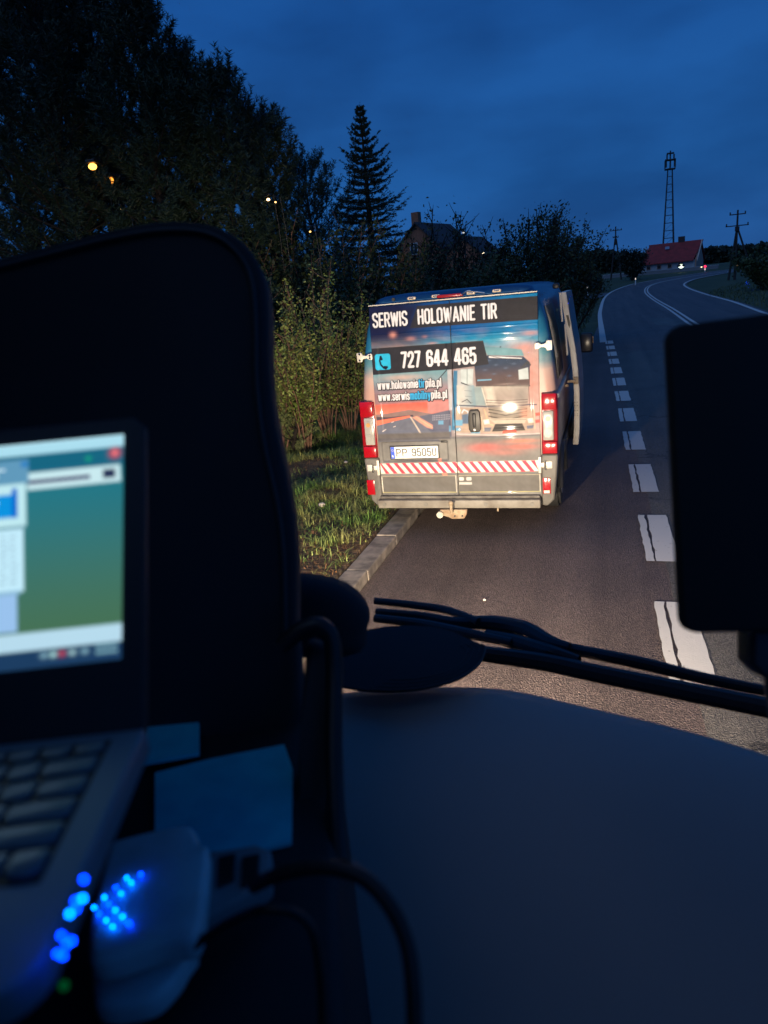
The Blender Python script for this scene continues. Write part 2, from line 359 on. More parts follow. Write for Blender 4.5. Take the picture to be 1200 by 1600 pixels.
def road():
    A, B = resample(left_full, 260), resample(offset(right_full, .35), 260)
    # several columns so that the surface follows the terrain
    K = 8; cols = [A+(B-A)*k/K for k in range(K+1)]
    V = np.concatenate([np.c_[c, H(c[:, 0], c[:, 1])] for c in cols]); n = len(A); Fs = []
    for k in range(K):
        i = np.arange(n-1)+k*n; Fs.append(np.stack([i, i+n, i+n+1, i+1], -1))
    o = link('road', mesh_np(V, np.concatenate(Fs), M['asphalt'])); o['kind'] = 'structure'
    # the coarse older surface of the running lane, right of the lay-by joint
    yy = np.linspace(-6, 60, 60); xx = .62-.02*yy+.02*np.sin(yy*1.3)
    xx = .50-.0185*(yy-5)
    A = np.stack([xx+.02*np.sin(yy*2.2), yy], -1); B = np.stack([np.full_like(yy, 3.4), yy], -1)
    o = strip('road_surface', A[yy < 27], B[yy < 27], .004, M['asphalt_old']); o['kind'] = 'structure'
    mk = bpy.data.objects.new('road_markings', None); COL.objects.link(mk); mk['kind'] = 'structure'
    def line(P, w, off=0.0, n=200):
        P = resample(P, n); strip('edge_line', offset(P, off-w/2), offset(P, off+w/2), .014, M['paint'], mk)
    line(left_line, .26); line(right_line, .24)
    line(mid_line, .15, -.15); line(mid_line, .15, .15)
    # wide dashes between lay-by and lane
    y0s = [4.30]+[6.62+2.32*k for k in range(11)]
    for j, y0 in enumerate(y0s):
        y1 = y0+(1.40 if j else 1.42)
        V = []; F = []
        n = 14
        for s in range(n+1):
            y = y0+(y1-y0)*s/n; xc = .50-.0205*(y-5.)
            jl, jr = rng.uniform(-.006, .006, 2)
            V += [(xc-.145+jl, y, .010), (xc-.075+jl*.5+rng.uniform(-.008, .008), y, .010), (xc-.055+rng.uniform(-.006, .010), y, .010), (xc+.145+jr, y, .010)]
        for s in range(n):
            a = 4*s
            F.append((a, a+1, a+5, a+4)); F.append((a+2, a+3, a+7, a+6))
        link('lane_dash', mesh_np(V, F, M['paint']), mk)
    # old rectangular patch in the lane
    Q = [terrain_hit(*p)[:2] for p in [(1012, 497), (1075, 497), (1090, 509), (1025, 509)]]
    Vp = [(q[0], q[1], H(q[0], q[1])+.008) for q in Q]
    o = link('road_patch', mesh_np(Vp, [(0, 1, 2, 3)], M['asphalt_old'])); o['kind'] = 'structure'
road()
def kerb():
    m = mat('kerb_concrete', (.33, .28, .225), .85, noise=(7, (.15, .13, .11), .4, .65), bump=(60, .5, .004))
    k = empty('kerb', (-2.29, 0, 0), 'worn concrete kerb between the grass verge and the lay-by', 'kerb')
    y = -3.0; first = None
    while y < 27:
        b = MB().box((0, 0, 0), (.22, .985, .26), bev=.012); o = None
        if first is None: first = b.build('kerb_stone', m, k); o = first
        else: o = first.copy(); COL.objects.link(o); o.parent = k
        x = -.005-.006*(y-8)+.0 if y < 14 else -.041
        o.location = (x+rng.uniform(-.006, .006), y+.5, -.035+rng.uniform(-.006, .006)); o.rotation_euler = (rng.uniform(-.004, .004), rng.uniform(-.01, .01), R(.3)+rng.uniform(-.004, .004))
        y += 1.0
kerb()
def track():
    Q = [terrain_hit(*p)[:2] for p in [(870, 474), (944, 464), (951, 457.5), (870, 462)]]
    Vp = [(q[0], q[1], H(q[0], q[1])+.0) for q in Q]
    o = link('side_road', mesh_np(Vp, [(0, 1, 2, 3)], M['asphalt'])); o['kind'] = 'structure'
track()

# ------------------------------------------------------------------ grass
def blades(X, Y, Z, h, w, lean, n_seg=2):
    n = len(X); a = rng.uniform(0, 2*math.pi, n); l = rng.uniform(.1, 1, n)*lean
    d = np.stack([np.cos(a), np.sin(a)], -1); s = np.stack([-d[:, 1], d[:, 0]], -1)*w[:, None]/2
    P = np.stack([X, Y], -1)
    def ring(t, k): return np.c_[P+d*(l*h*t*t)[:, None]+s*k, Z+h*t*(1-.25*l*t)]
    V = np.stack([ring(0, 1), ring(0, -1), ring(.55, -.8), ring(.55, .8), ring(1, 0)], 1).reshape(-1, 3)
    i = np.arange(n)*5
    F = np.concatenate([np.stack([i, i+1, i+2], -1), np.stack([i, i+2, i+3], -1), np.stack([i+3, i+2, i+4], -1)])
    return V, F
def grass():
    # clumps of green blades over bare brown soil, denser away from the kerb
    nc = 4600; cx = -2.5-rng.uniform(0, 1, nc)**1.1*6.5; cy = rng.uniform(3.5, 17, nc)
    dens = np.sin(cx*2.1+1)*np.sin(cy*1.3+cx)+rng.uniform(-.9, .9, nc)+.5*sstep(2.6, 4.5, -cx)
    ok = dens > -.25; cx, cy = cx[ok], cy[ok]
    per = 26; X = np.repeat(cx, per)+rng.normal(0, .07, len(cx)*per); Y = np.repeat(cy, per)+rng.normal(0, .07, len(cx)*per)
    k = X < -2.44; X, Y = X[k], Y[k]; Z = vz(X, Y)-.01
    hs = np.repeat(rng.uniform(.5, 1.3, len(cx)), per)[k]
    h = rng.uniform(.05, .15, len(X))*hs*(1+.6*sstep(10, 14, Y)); V, F = blades(X, Y, Z, h, rng.uniform(.005, .012, len(X)), 2.6)
    m = leaf_mat('grass_blades', (.14, .25, .05), (.32, .31, .10), 2.5)
    o = link('grass', mesh_np(V, F, m)); tagit(o, 'clumpy green grass growing on the verge left of the kerb', 'grass', kind='stuff')
    # dry brown litter between the clumps
    n = 26000; X = -2.46-rng.uniform(0, 1, n)**1.2*5; Y = rng.uniform(3.5, 14, n); Z = vz(X, Y)+.004
    V, F = blades(X, Y, Z, rng.uniform(.012, .05, n), rng.uniform(.004, .010, n), 4.0)
    m2 = leaf_mat('dry_grass_blades', (.30, .15, .055), (.16, .09, .045), 3)
    o = link('dry_grass', mesh_np(V, F, m2)); tagit(o, 'dry brown grass and leaf litter lying between the green clumps', 'dry grass', kind='stuff')
    # meadow on the right side of the road, short far grass
    n = 26000; X = rng.uniform(7.8, 40, n); Y = rng.uniform(25, 130, n)
    k = X > 8.3+sstep(70, 130, Y)*14; X, Y = X[k], Y[k]
    V, F = blades(X, Y, H(X, Y)-.07, rng.uniform(.1, .3, len(X)), rng.uniform(.03, .07, len(X)), 1.0)
    o = link('meadow_grass', mesh_np(V, F, leaf_mat('meadow_blades', (.06, .09, .035), (.09, .11, .045), .4))); tagit(o, 'dark meadow grass inside the bend right of the road', 'meadow grass', kind='stuff')
    n = 22000; X = rng.uniform(-14, -1.2, n); Y = rng.uniform(31, 130, n)
    k = X < -1.0; X, Y = X[k], Y[k]
    V, F = blades(X, Y, H(X, Y)-.07, rng.uniform(.1, .28, len(X)), rng.uniform(.03, .06, len(X)), 1.0)
    o = link('roadside_grass', mesh_np(V, F, leaf_mat('roadside_blades', (.03, .05, .018), (.05, .06, .025), .4))); tagit(o, 'dark grass beyond the lay-by left of the road', 'roadside grass', kind='stuff')
grass()
def bright_specks():
    m = mat('pale_speck', (.55, .48, .42), .7, bump=(30, .6, .01))  # pale lumps added to stand for bright specks of light
    for (px, py, s, z, lab) in [(503, 790, .038, None, 'larger pale stone lying in the grass clumps beside the van'), (757, 938, .013, .004, 'small pale speck lying alone on the lay-by asphalt'),
                        (541, 726, .028, None, 'small pale stone in tall grass close to the van'), (484, 704, .026, None, 'small pale stone below the young pine')]:
        p = onz(px, py, .12 if z is None else z); zz = vz(p[0], p[1])+s*.9 if z is None else z+s*.4
        b = MB().sph((0, 0, 0), s, (1.15, .9, .75), 12); 
        for v in b.b.verts: v.co *= 1+.12*math.sin(v.co.x*160+v.co.z*210)
        o = b.build('speck', m, None, True, 180, (p[0], p[1], zz)); tagit(o, lab, 'speck', 'pale specks beside the van')
bright_specks()

# ------------------------------------------------------------------ printed vinyl: colours rasterised into fine vertex grids
def lin(r, g, b, w=(1, 1, 1)):
    c = np.array([r, g, b])/255.; c = np.where(c <= .04045, c/12.92, ((c+.055)/1.055)**2.4); return c/np.array(w)
class Canvas:
    def __init__(s, x0, x1, z0, z1, st, base=(.5, .5, .5)):
        s.nx, s.nz = int(round((x1-x0)/st))+1, int(round((z1-z0)/st))+1
        s.xs, s.zs = np.linspace(x0, x1, s.nx), np.linspace(z0, z1, s.nz); s.st = st
        s.C = np.zeros((s.nz, s.nx, 3))+np.array(base)
    def win(s, x0, x1, z0, z1):
        i0, i1 = np.searchsorted(s.xs, x0), np.searchsorted(s.xs, x1)
        j0, j1 = np.searchsorted(s.zs, z0), np.searchsorted(s.zs, z1)
        if i1 <= i0 or j1 <= j0: return None
        X, Z = np.meshgrid(s.xs[i0:i1], s.zs[j0:j1]); return slice(j0, j1), slice(i0, i1), X, Z
    def blend(s, w, A, col):
        js, is_, X, Z = w
        c = col(X, Z) if callable(col) else np.array(col, float)[None, None]
        A = np.clip(A, 0, 1)[..., None]; s.C[js, is_] = s.C[js, is_]*(1-A)+c*A
    def fill(s, pts, col, soft=None, alpha=1.0):
        P = np.array(pts, float); soft = soft or s.st*.6
        w = s.win(P[:, 0].min()-soft*2, P[:, 0].max()+soft*2, P[:, 1].min()-soft*2, P[:, 1].max()+soft*2)
        if w is None: return
        X, Z = w[2], w[3]; D = np.full(X.shape, 1e9); ins = np.zeros(X.shape, bool)
        for a, b in zip(P, np.roll(P, -1, 0)):
            D = np.minimum(D, segd(X, Z, a, b))
            c = ((a[1] > Z) != (b[1] > Z)) & (X < (b[0]-a[0])*(Z-a[1])/((b[1]-a[1]) or 1e-12)+a[0]); ins ^= c
        sd = np.where(ins, D, -D); s.blend(w, (.5+sd/(2*soft))*alpha if alpha < 1 else .5+sd/(2*soft), col)
    def stroke(s, pts, wd, col, soft=None, alpha=1.0):
        P = np.array(pts, float); soft = soft or s.st*.6; g = wd/2+soft*2
        w = s.win(P[:, 0].min()-g, P[:, 0].max()+g, P[:, 1].min()-g, P[:, 1].max()+g)
        if w is None: return
        D = np.full(w[2].shape, 1e9)
        for a, b in zip(P[:-1], P[1:]): D = np.minimum(D, segd(w[2], w[3], a, b))
        s.blend(w, np.clip(.5+(wd/2-D)/(2*soft), 0, 1)*alpha, col)
    def blob(s, x, z, rx, rz, col, a=1.0):
        w = s.win(x-rx*2, x+rx*2, z-rz*2, z+rz*2)
        if w is None: return
        s.blend(w, a*np.exp(-((w[2]-x)/rx)**2-((w[3]-z)/rz)**2), col)
def segd(X, Z, a, b):
    d = b-a; L2 = (d**2).sum() or 1e-12
    t = np.clip(((X-a[0])*d[0]+(Z-a[1])*d[1])/L2, 0, 1)
    return np.hypot(X-a[0]-t*d[0], Z-a[1]-t*d[1])
GL = {
 'S': (.42, [[(.42, .80), (.42, .88), (.3, 1), (.12, 1), (0, .88), (0, .66), (.08, .56), (.34, .42), (.42, .33), (.42, .12), (.3, 0), (.12, 0), (0, .12), (0, .20)]]),
 'E': (.34, [[(.34, 1), (0, 1), (0, 0), (.34, 0)], [(0, .51), (.29, .51)]]),
 'R': (.42, [[(0, 0), (0, 1), (.3, 1), (.41, .89), (.41, .6), (.3, .49), (0, .49)], [(.22, .49), (.43, 0)]]),
 'W': (.66, [[(0, 1), (.15, 0), (.33, .92), (.51, 0), (.66, 1)]]), 'I': (0, [[(0, 0), (0, 1)]]),
 'H': (.42, [[(0, 0), (0, 1)], [(.42, 0), (.42, 1)], [(0, .51), (.42, .51)]]),
 'O': (.42, [[(.12, 0), (0, .12), (0, .88), (.12, 1), (.3, 1), (.42, .88), (.42, .12), (.3, 0), (.12, 0)]]),
 'L': (.32, [[(0, 1), (0, 0), (.32, 0)]]), 'A': (.46, [[(0, 0), (.23, 1), (.46, 0)], [(.08, .27), (.38, .27)]]),
 'N': (.44, [[(0, 0), (0, 1), (.44, 0), (.44, 1)]]), 'T': (.42, [[(0, 1), (.42, 1)], [(.21, 1), (.21, 0)]]),
 'P': (.42, [[(0, 0), (0, 1), (.3, 1), (.42, .88), (.42, .58), (.3, .46), (0, .46)]]), 'U': (.42, [[(0, 1), (0, .12), (.12, 0), (.3, 0), (.42, .12), (.42, 1)]]),
 '7': (.38, [[(0, 1), (.38, 1), (.12, 0)]]), '2': (.40, [[(0, .76), (0, .88), (.12, 1), (.28, 1), (.4, .88), (.4, .68), (.3, .5), (0, .06), (0, 0), (.4, 0)]]),
 '6': (.42, [[(.41, .78), (.41, .88), (.3, 1), (.12, 1), (0, .88), (0, .12), (.12, 0), (.3, 0), (.42, .12), (.42, .44), (.3, .56), (.12, .56), (0, .46)]]),
 '9': (.42, [[(.01, .22), (.01, .12), (.12, 0), (.3, 0), (.42, .12), (.42, .88), (.3, 1), (.12, 1), (0, .88), (0, .56), (.12, .44), (.3, .44), (.42, .54)]]),
 '4': (.46, [[(.34, 0), (.34, 1), (.26, 1), (0, .28), (0, .24), (.46, .24)]]),
 '5': (.42, [[(.39, 1), (.02, 1), (.02, .52), (.12, .61), (.3, .61), (.42, .49), (.42, .12), (.3, 0), (.12, 0), (0, .12), (0, .22)]]),
 '0': (.42, [[(.12, 0), (0, .12), (0, .88), (.12, 1), (.3, 1), (.42, .88), (.42, .12), (.3, 0), (.12, 0)]]),
 'w': (.50, [[(0, .72), (.12, 0), (.25, .68), (.38, 0), (.50, .72)]]), '.': (.02, [[(0, .02), (.02, .02)]]),
 'h': (.32, [[(0, 0), (0, 1)], [(0, .6), (.1, .72), (.24, .72), (.32, .62), (.32, 0)]]), 'n': (.32, [[(0, 0), (0, .72)], [(0, .6), (.1, .72), (.24, .72), (.32, .62), (.32, 0)]]),
 'o': (.32, [[(.09, 0), (0, .09), (0, .63), (.09, .72), (.23, .72), (.32, .63), (.32, .09), (.23, 0), (.09, 0)]]), 'l': (0, [[(0, 0), (0, 1)]]), 'i': (0, [[(0, 0), (0, .72)], [(0, .96), (0, .98)]]),
 'a': (.32, [[(.01, .58), (.01, .63), (.09, .72), (.23, .72), (.32, .63), (.32, 0)], [(.32, .4), (.12, .4), (0, .3), (0, .1), (.1, 0), (.2, 0), (.32, .1)]]),
 'e': (.32, [[(0, .36), (.32, .36), (.32, .63), (.23, .72), (.09, .72), (0, .63), (0, .09), (.09, 0), (.23, 0), (.32, .09), (.32, .15)]]),
 't': (.20, [[(.06, .95), (.06, .08), (.14, 0), (.2, 0)], [(-.03, .72), (.2, .72)]]), 'r': (.20, [[(0, 0), (0, .72)], [(0, .6), (.1, .71), (.2, .71)]]),
 'p': (.32, [[(0, -.25), (0, .72), (.23, .72), (.32, .63), (.32, .09), (.23, 0), (0, 0)]]), 's': (.30, [[(.3, .58), (.3, .63), (.22, .72), (.08, .72), (0, .63), (0, .48), (.3, .26), (.3, .09), (.22, 0), (.08, 0), (0, .09), (0, .14)]]),
 'm': (.54, [[(0, 0), (0, .72)], [(0, .62), (.08, .72), (.2, .72), (.27, .62), (.27, 0)], [(.27, .62), (.35, .72), (.46, .72), (.54, .62), (.54, 0)]]),
 'b': (.32, [[(0, 1), (0, 0), (.23, 0), (.32, .09), (.32, .63), (.23, .72), (0, .72)]]), 'y': (.36, [[(0, .72), (.18, .03)], [(.36, .72), (.13, -.24), (.04, -.24)]]),
}
def text(cv, s, x0, x1, z0, z1, wd, col, outline=None, gap=.17, slope=0.0):
    """condensed lettering between x0..x1; z0 base line, z1 cap line; col may be a list per character"""
    h = z1-z0; ws = [(.22 if c == ' ' else GL[c][0]) for c in s]; tot = sum(ws)+gap*(len(s)-1)
    k = (x1-x0-wd)/tot; hh = h-wd
    for ps in ((1,) if outline else ())+(0,):
        x = x0+wd/2
        for c, w, n in zip(s, ws, range(len(s))):
            if c != ' ':
                for pl in GL[c][1]:
                    P = [(x+q[0]*k, z0+wd/2+q[1]*hh+slope*(x-x0)) for q in pl]
                    if ps: cv.stroke([(a+outline[1]*.25, b-outline[1]*.3) for a, b in P], wd+outline[1]*2, outline[0])
                    else: cv.stroke(P, wd, col[n] if isinstance(col, list) else col)
            x += (w+gap)*k

# ------------------------------------------------------------------ the van
VX, VY = -1.548, 7.468
def lean(z):
    z = np.clip(np.asarray(z, float), 0, 2.6); return np.where(z < 1.15, 0, np.where(z < 1.75, .088*(z-1.15)**2/1.2, .088*(z-1.45)))
def rp(px, py, dy=-.012):
    z = 1.5
    for _ in range(4):
        p = ony(px, py, VY+float(lean(z))+dy); z = p[2]
    return (p[0]-VX, p[2])
def RP(*pts): return [rp(*p) for p in pts]
WARM = (1.0, .93, .82)
def C(r, g, b): return lin(r, g, b, WARM)
def wrap_material():
    """vinyl of the van's sides and corners: dark blue sky above, hazy pink clouds, grey below"""
    m = bpy.data.materials.new('printed_body_wrap'); m.use_nodes = True; nt = m.node_tree; N = nt.nodes; L = nt.links
    b = N['Principled BSDF']; b.inputs['Roughness'].default_value = .32; b.inputs['Coat Weight'].default_value = .25; b.inputs['Coat Roughness'].default_value = .1
    tc = N.new('ShaderNodeTexCoord'); s = N.new('ShaderNodeSeparateXYZ'); L.new(tc.outputs['Object'], s.inputs[0])
    nz = N.new('ShaderNodeTexNoise'); nz.inputs['Scale'].default_value = 2.2; nz.inputs['Detail'].default_value = 5
    mp = N.new('ShaderNodeMapping'); mp.inputs['Scale'].default_value = (1, .6, 2.2); L.new(tc.outputs['Object'], mp.inputs[0]); L.new(mp.outputs[0], nz.inputs['Vector'])
    ad = N.new('ShaderNodeMath'); ad.operation = 'MULTIPLY_ADD'; ad.inputs[1].default_value = .45; L.new(nz.outputs[0], ad.inputs[0]); L.new(s.outputs[2], ad.inputs[2])
    mr = N.new('ShaderNodeMapRange'); mr.inputs['From Min'].default_value = .2; mr.inputs['From Max'].default_value = 2.8; L.new(ad.outputs[0], mr.inputs['Value'])
    rp_ = N.new('ShaderNodeValToRGB'); cr = rp_.color_ramp; cr.elements[0].position = 0; cr.elements[0].color = (.16, .14, .13, 1)
    cr.elements[1].position = 1; cr.elements[1].color = (.012, .055, .16, 1)
    for p, c in [(.30, (.20, .17, .15)), (.42, (.30, .20, .17)), (.55, (.52, .30, .24)), (.66, (.50, .36, .31)), (.72, (.10, .24, .29)), (.80, (.02, .15, .26)), (.90, (.008, .07, .17))]:
        e = cr.elements.new(p); e.color = (*c, 1)
    L.new(mr.outputs[0], rp_.inputs[0]); L.new(rp_.outputs[0], b.inputs['Base Color'])
    return m
def hw(z): return float(np.interp(z, [.28, .40, .62, .95, 1.35, 1.75, 2.0, 2.25, 2.42, 2.49, 2.525], [.93, .985, 1.015, 1.035, 1.04, 1.01, .975, .925, .87, .82, .70]))
def van():
    van = empty('van', (VX, VY, 0), 'high-roof tow-service van with a printed truck picture on its rear doors, half on the kerb', 'van')
    wrap = wrap_material(); grey = mat('grey_bumper', (.15, .14, .125), .55, noise=(4, (.10, .093, .083), .4, .65), bump=(60, .2, .002))
    white = mat('dirty_white_paint', (.62, .58, .50), .4, noise=(3, (.42, .36, .28), .5, .7)); steel = mat('zinc_hinge', (.62, .58, .50), .42, .2)
    # ---- body shell: plan outlines stacked in height
    def outline(z, w, yr, yf, rr=.11, rf=.32, n=8, cf=.0):
        P = []
        def corner(cx, cy, r, a0, rx=None):
            for k in range(n+1):
                a = a0+R(90)*k/n; P.append((cx+r*math.cos(a), cy+r*math.sin(a), z))
        corner(w-rf, yf-rf, rf, 0); corner(-w+rf, yf-rf, rf, R(90)); corner(-w+rr, yr+rr, rr, R(180)); corner(w-rr, yr+rr, rr, R(270))
        return P
    rings = []
    for z, yf in [(.30, 5.85), (.45, 5.95), (.80, 5.98), (1.02, 5.90), (1.18, 5.62), (1.28, 5.25), (1.5, 4.98), (1.9, 4.55), (2.2, 4.18), (2.36, 3.95), (2.44, 3.8), (2.475, 3.7)]:
        rings.append(outline(z, hw(z), float(lean(z)), yf, .11 if z < 2.3 else .14))
    rings.append(outline(2.505, .815, .125, 3.55, .16)); rings.append(outline(2.53, .76, .19, 3.35, .2)); rings.append(outline(2.545, .6, .40, 3.1, .25))
    V = [p for r_ in rings for p in r_]; k = len(rings[0]); F = []
    for a in range(len(rings)-1):
        for i in range(k): F.append((a*k+i, a*k+(i+1) % k, (a+1)*k+(i+1) % k, (a+1)*k+i))
    F.append(tuple(range(k))[::-1]); F.append(tuple((len(rings)-1)*k+i for i in range(k)))
    b = MB(); me = mesh_np(V, F); b.b.from_mesh(me); body = b.build('body', wrap, van, True, 40)
    body.data.materials.append(grey)
    for p in body.data.polygons:
        if p.center.z < .62: p.material_index = 1
    # ---- printed rear doors
    cv = Canvas(-.872, .872, .395, 2.44, .0042)
    X, Z = np.meshgrid(cv.xs, cv.zs)
    t = np.clip((X+.87)/1.74, 0, 1)
    def cmix(a, b, w): return a*(1-w[..., None])+b*w[..., None]
    navy, blue, teal = C(22, 26, 60), C(0, 80, 140), C(30, 150, 172)
    top = cmix(cmix(navy[None, None]+0*X[..., None], np.broadcast_to(blue, X.shape+(3,)), sstep(.15, .55, t)), np.broadcast_to(C(0, 115, 160), X.shape+(3,)), sstep(.5, 1.0, t))
    low = cmix(np.broadcast_to(C(120, 118, 122), X.shape+(3,)), np.broadcast_to(C(188, 160, 146), X.shape+(3,)), sstep(.2, .8, t))
    low = cmix(low, np.broadcast_to(teal, X.shape+(3,)), sstep(1.84, 2.04, Z)*sstep(.2, .5, t))
    cv.C[:] = cmix(low, top, sstep(1.96, 2.16, Z))
    ns = lambda sx, sz, ph: np.sin(X*sx+ph+2*np.sin(Z*sz*.7+ph))*np.sin(Z*sz+1.3*ph+1.5*np.sin(X*sx*.6))
    cloud = np.clip(ns(9, 22, .4)+.6*ns(17, 41, 2.1), 0, 1.5)/1.5*sstep(2.24, 2.0, Z)*sstep(1.5, 1.7, Z)
    cv.C[:] = cmix(cv.C, np.broadcast_to(C(225, 160, 140), X.shape+(3,)), cloud*.22)
    for x, z, rx, rz, a in [(-.62, 2.14, .035, .03, .8), (-.43, 2.09, .05, .02, .5), (-.28, 2.10, .03, .015, .4), (-.2, 2.03, .05, .012, .5), (.80, 2.06, .09, .025, .6), (.74, 1.93, .10, .05, .7), (.80, 1.6, .08, .25, .8)]:
        cv.blob(x, z, rx, rz, C(225, 150, 130), a)
    # mottled grey low on the door, grey lower panels
    grad = lambda A, B, z0, z1: (lambda x, z: A+(B-A)*sstep(z0, z1, z)[..., None])
    g2 = lambda x, z: C(118, 112, 104)+(C(142, 136, 125)-C(118, 112, 104))*(.5+.5*np.sin(x*6+z*9))[..., None]
    cv.fill([(-.9, .3), (.9, .3), (.9, 1.055), (-.9, 1.055)], g2, .012)
    # sunset over a motorway, left leaf
    cv.fill(RP((576, 578), (704, 570), (706, 640), (582, 648)), grad(C(160, 120, 118), C(120, 158, 160), 1.50, 1.75), .02)
    cv.blob(-.55, 1.70, .22, .03, C(210, 175, 155), .8); cv.blob(-.3, 1.55, .3, .05, C(150, 120, 120), .6); cv.blob(-.75, 1.6, .12, .06, C(90, 110, 125), .5)
    cv.fill(RP((581, 633), (703, 625), (704, 662), (583, 662)), grad(C(250, 140, 110), C(225, 105, 85), 1.28, 1.42), .012)
    cv.fill(RP((668, 627), (703, 626), (704, 642), (669, 646)), C(205, 135, 125), .006)
    cv.fill(RP((583, 648), (606, 646), (640, 640), (668, 645), (706, 652), (706, 680), (583, 680)), C(150, 120, 110), .004)
    cv.fill(RP((584, 651), (606, 652), (628, 650), (645, 648), (650, 655), (584, 659)), C(82, 72, 78), .004)
    cv.fill(RP((656, 650), (672, 647), (704, 640), (706, 682), (664, 682)), C(100, 100, 112), .006)
    cv.fill(RP((584, 661), (640, 651), (648, 651), (690, 690), (584, 690)), C(112, 112, 120), .004)
    cv.fill(RP((584, 658), (641, 649), (641, 652), (585, 666)), C(245, 125, 95), .004)
    cv.fill(RP((644, 652), (652, 650), (676, 664), (676, 670), (668, 668)), C(235, 160, 130), .008)
    cv.stroke(RP((642, 652), (662, 684)), .016, C(215, 190, 165), .004); cv.stroke(RP((650, 651), (676, 668)), .006, C(250, 185, 150), .004)
    for q in [((598, 674), (603, 671)), ((615, 667), (618, 666)), ((612, 660), (615, 659))]: cv.stroke(RP(*q), .008, C(225, 205, 190))
    cv.fill(RP((584, 678), (703, 674), (705, 686), (585, 690)), C(105, 98, 92), .008, .75)
    # trailer seen behind, with windows and blue tanks
    cv.stroke(RP((684, 594), (698, 578)), .010, C(60, 60, 66)); cv.fill(RP((699, 578), (705, 577), (708, 640), (702, 641)), C(190, 185, 180), .006)
    for k in range(11):
        for j in range(3): cv.fill(RP((676+k*2.6, 649+j*3.1-k*.2), (677.4+k*2.6, 649+j*3.1-k*.2), (677.4+k*2.6, 650.6+j*3.1-k*.2), (676+k*2.6, 650.6+j*3.1-k*.2)), C(165, 160, 165), .003)
    for q in [(685, 657, 8, 6), (707, 655, 5, 11), (702, 665, 3, 9)]: cv.fill(RP((q[0], q[1]), (q[0]+q[2], q[1]), (q[0]+q[2], q[1]+q[3]), (q[0], q[1]+q[3])), C(110, 160, 185), .006)
    # the pictured truck on the right leaf
    cv.fill(RP((712, 579), (739, 576), (741, 634), (733, 676), (710, 676)), C(188, 186, 178), .006)
    cv.fill(RP((709, 579), (715, 579), (714, 640), (711, 672), (706, 672)), C(60, 120, 150), .006)
    cv.fill(RP((754, 541), (788, 543), (815, 546), (819, 556), (762, 555)), grad(C(120, 160, 160), C(90, 130, 135), 1.9, 2.0), .005)
    cv.blob(.62, 2.0, .1, .04, C(230, 220, 210), .5)
    cv.fill(RP((740, 555), (818, 557), (828, 566), (828, 603), (744, 603)), grad(C(96, 76, 72), C(52, 66, 84), 1.62, 1.80), .004)
    cv.fill(RP((764, 556), (816, 559), (815, 561), (764, 559)), C(235, 225, 215), .003)
    cv.fill(RP((746, 593), (768, 592), (768, 594), (746, 595.5)), C(120, 170, 190), .003)
    cv.fill(RP((810, 578), (825, 574), (826, 592), (811, 593)), C(200, 205, 195), .004)
    cv.stroke(RP((816, 574), (824, 566), (828, 570)), .02, C(70, 70, 70), .004)
    cv.fill(RP((720, 577), (740, 576), (738, 600), (721, 599)), C(200, 205, 195), .004); cv.stroke(RP((721, 598), (737, 604)), .012, C(40, 45, 50)); cv.stroke(RP((730, 577), (730, 600)), .005, C(80, 100, 100))
    cv.fill(RP((742, 603), (826, 602), (825, 634), (757, 636), (752, 620)), grad(C(168, 148, 132), C(198, 182, 160), 1.4, 1.62), .004)
    cv.fill(RP((741, 604), (753, 604), (760, 634), (742, 634)), C(150, 164, 158), .012)
    lr = lambda A, B, x0, x1: (lambda x, z: A+(B-A)*sstep(x0, x1, x)[..., None])
    cv.fill(RP((714, 602), (741, 602), (744, 634), (715, 634)), lr(C(205, 196, 180), C(128, 156, 160), .06, .24), .006)
    cv.fill(RP((757, 604), (770, 604), (778, 634), (760, 634)), C(222, 206, 182), .012, .6)
    cv.fill(RP((800, 603), (826, 602), (825, 634), (806, 634)), C(150, 138, 126), .03, .45)
    cv.stroke(RP((753, 606), (761, 634), (768, 656)), .008, C(238, 222, 196), .004); cv.stroke(RP((826, 604), (828, 640), (832, 668)), .007, C(120, 98, 88), .004)
    cv.stroke(RP((790, 634), (800, 634)), .010, C(210, 210, 212), .003)
    for q in ((752, 560), (764, 563), (775, 570), (790, 575), (803, 568), (772, 584), (796, 587), (758, 578)): cv.blob(*rp(*q), .022, .010, C(104, 118, 136), .55)
    cv.blob(*rp(790, 600), .09, .010, C(150, 128, 116), .8); cv.stroke(RP((744, 603), (828, 603)), .006, C(58, 48, 46), .004)
    cv.stroke(RP((762, 555), (784, 560), (818, 561)), .005, C(30, 32, 36)); cv.blob(*rp(782, 542), .008, .006, C(30, 30, 32), 1)
    for q in ((726, 610), (727, 619), (728, 628)): cv.stroke(RP(q, (q[0]+11, q[1]+1)), .004, C(120, 122, 118), .003)
    cv.stroke(RP((722, 628), (730, 624), (736, 630)), .009, C(70, 74, 78), .004)
    for y in (625, 629, 633): cv.stroke(RP((760, y), (790, y+1), (824, y-1)), .006, C(92, 72, 62), .004)
    cv.stroke(RP((714, 633), (755, 635), (800, 637), (826, 632), (838, 632)), .012, C(50, 62, 80), .005)
    cv.fill(RP((712, 636), (757, 637), (826, 634), (834, 640), (834, 672), (780, 676), (712, 676)), C(184, 158, 134), .005)
    cv.fill(RP((763, 637), (824, 635), (824, 654), (768, 655)), C(150, 134, 114), .004)
    for y0, dd in ((639.5, 4), (644, 5), (650, 6)): cv.stroke(RP((764, y0), (790, y0+dd), (823, y0-1)), .010, C(70, 60, 54), .004)
    cv.fill(RP((774, 662), (816, 661), (821, 672), (769, 674)), C(66, 60, 56), .004)
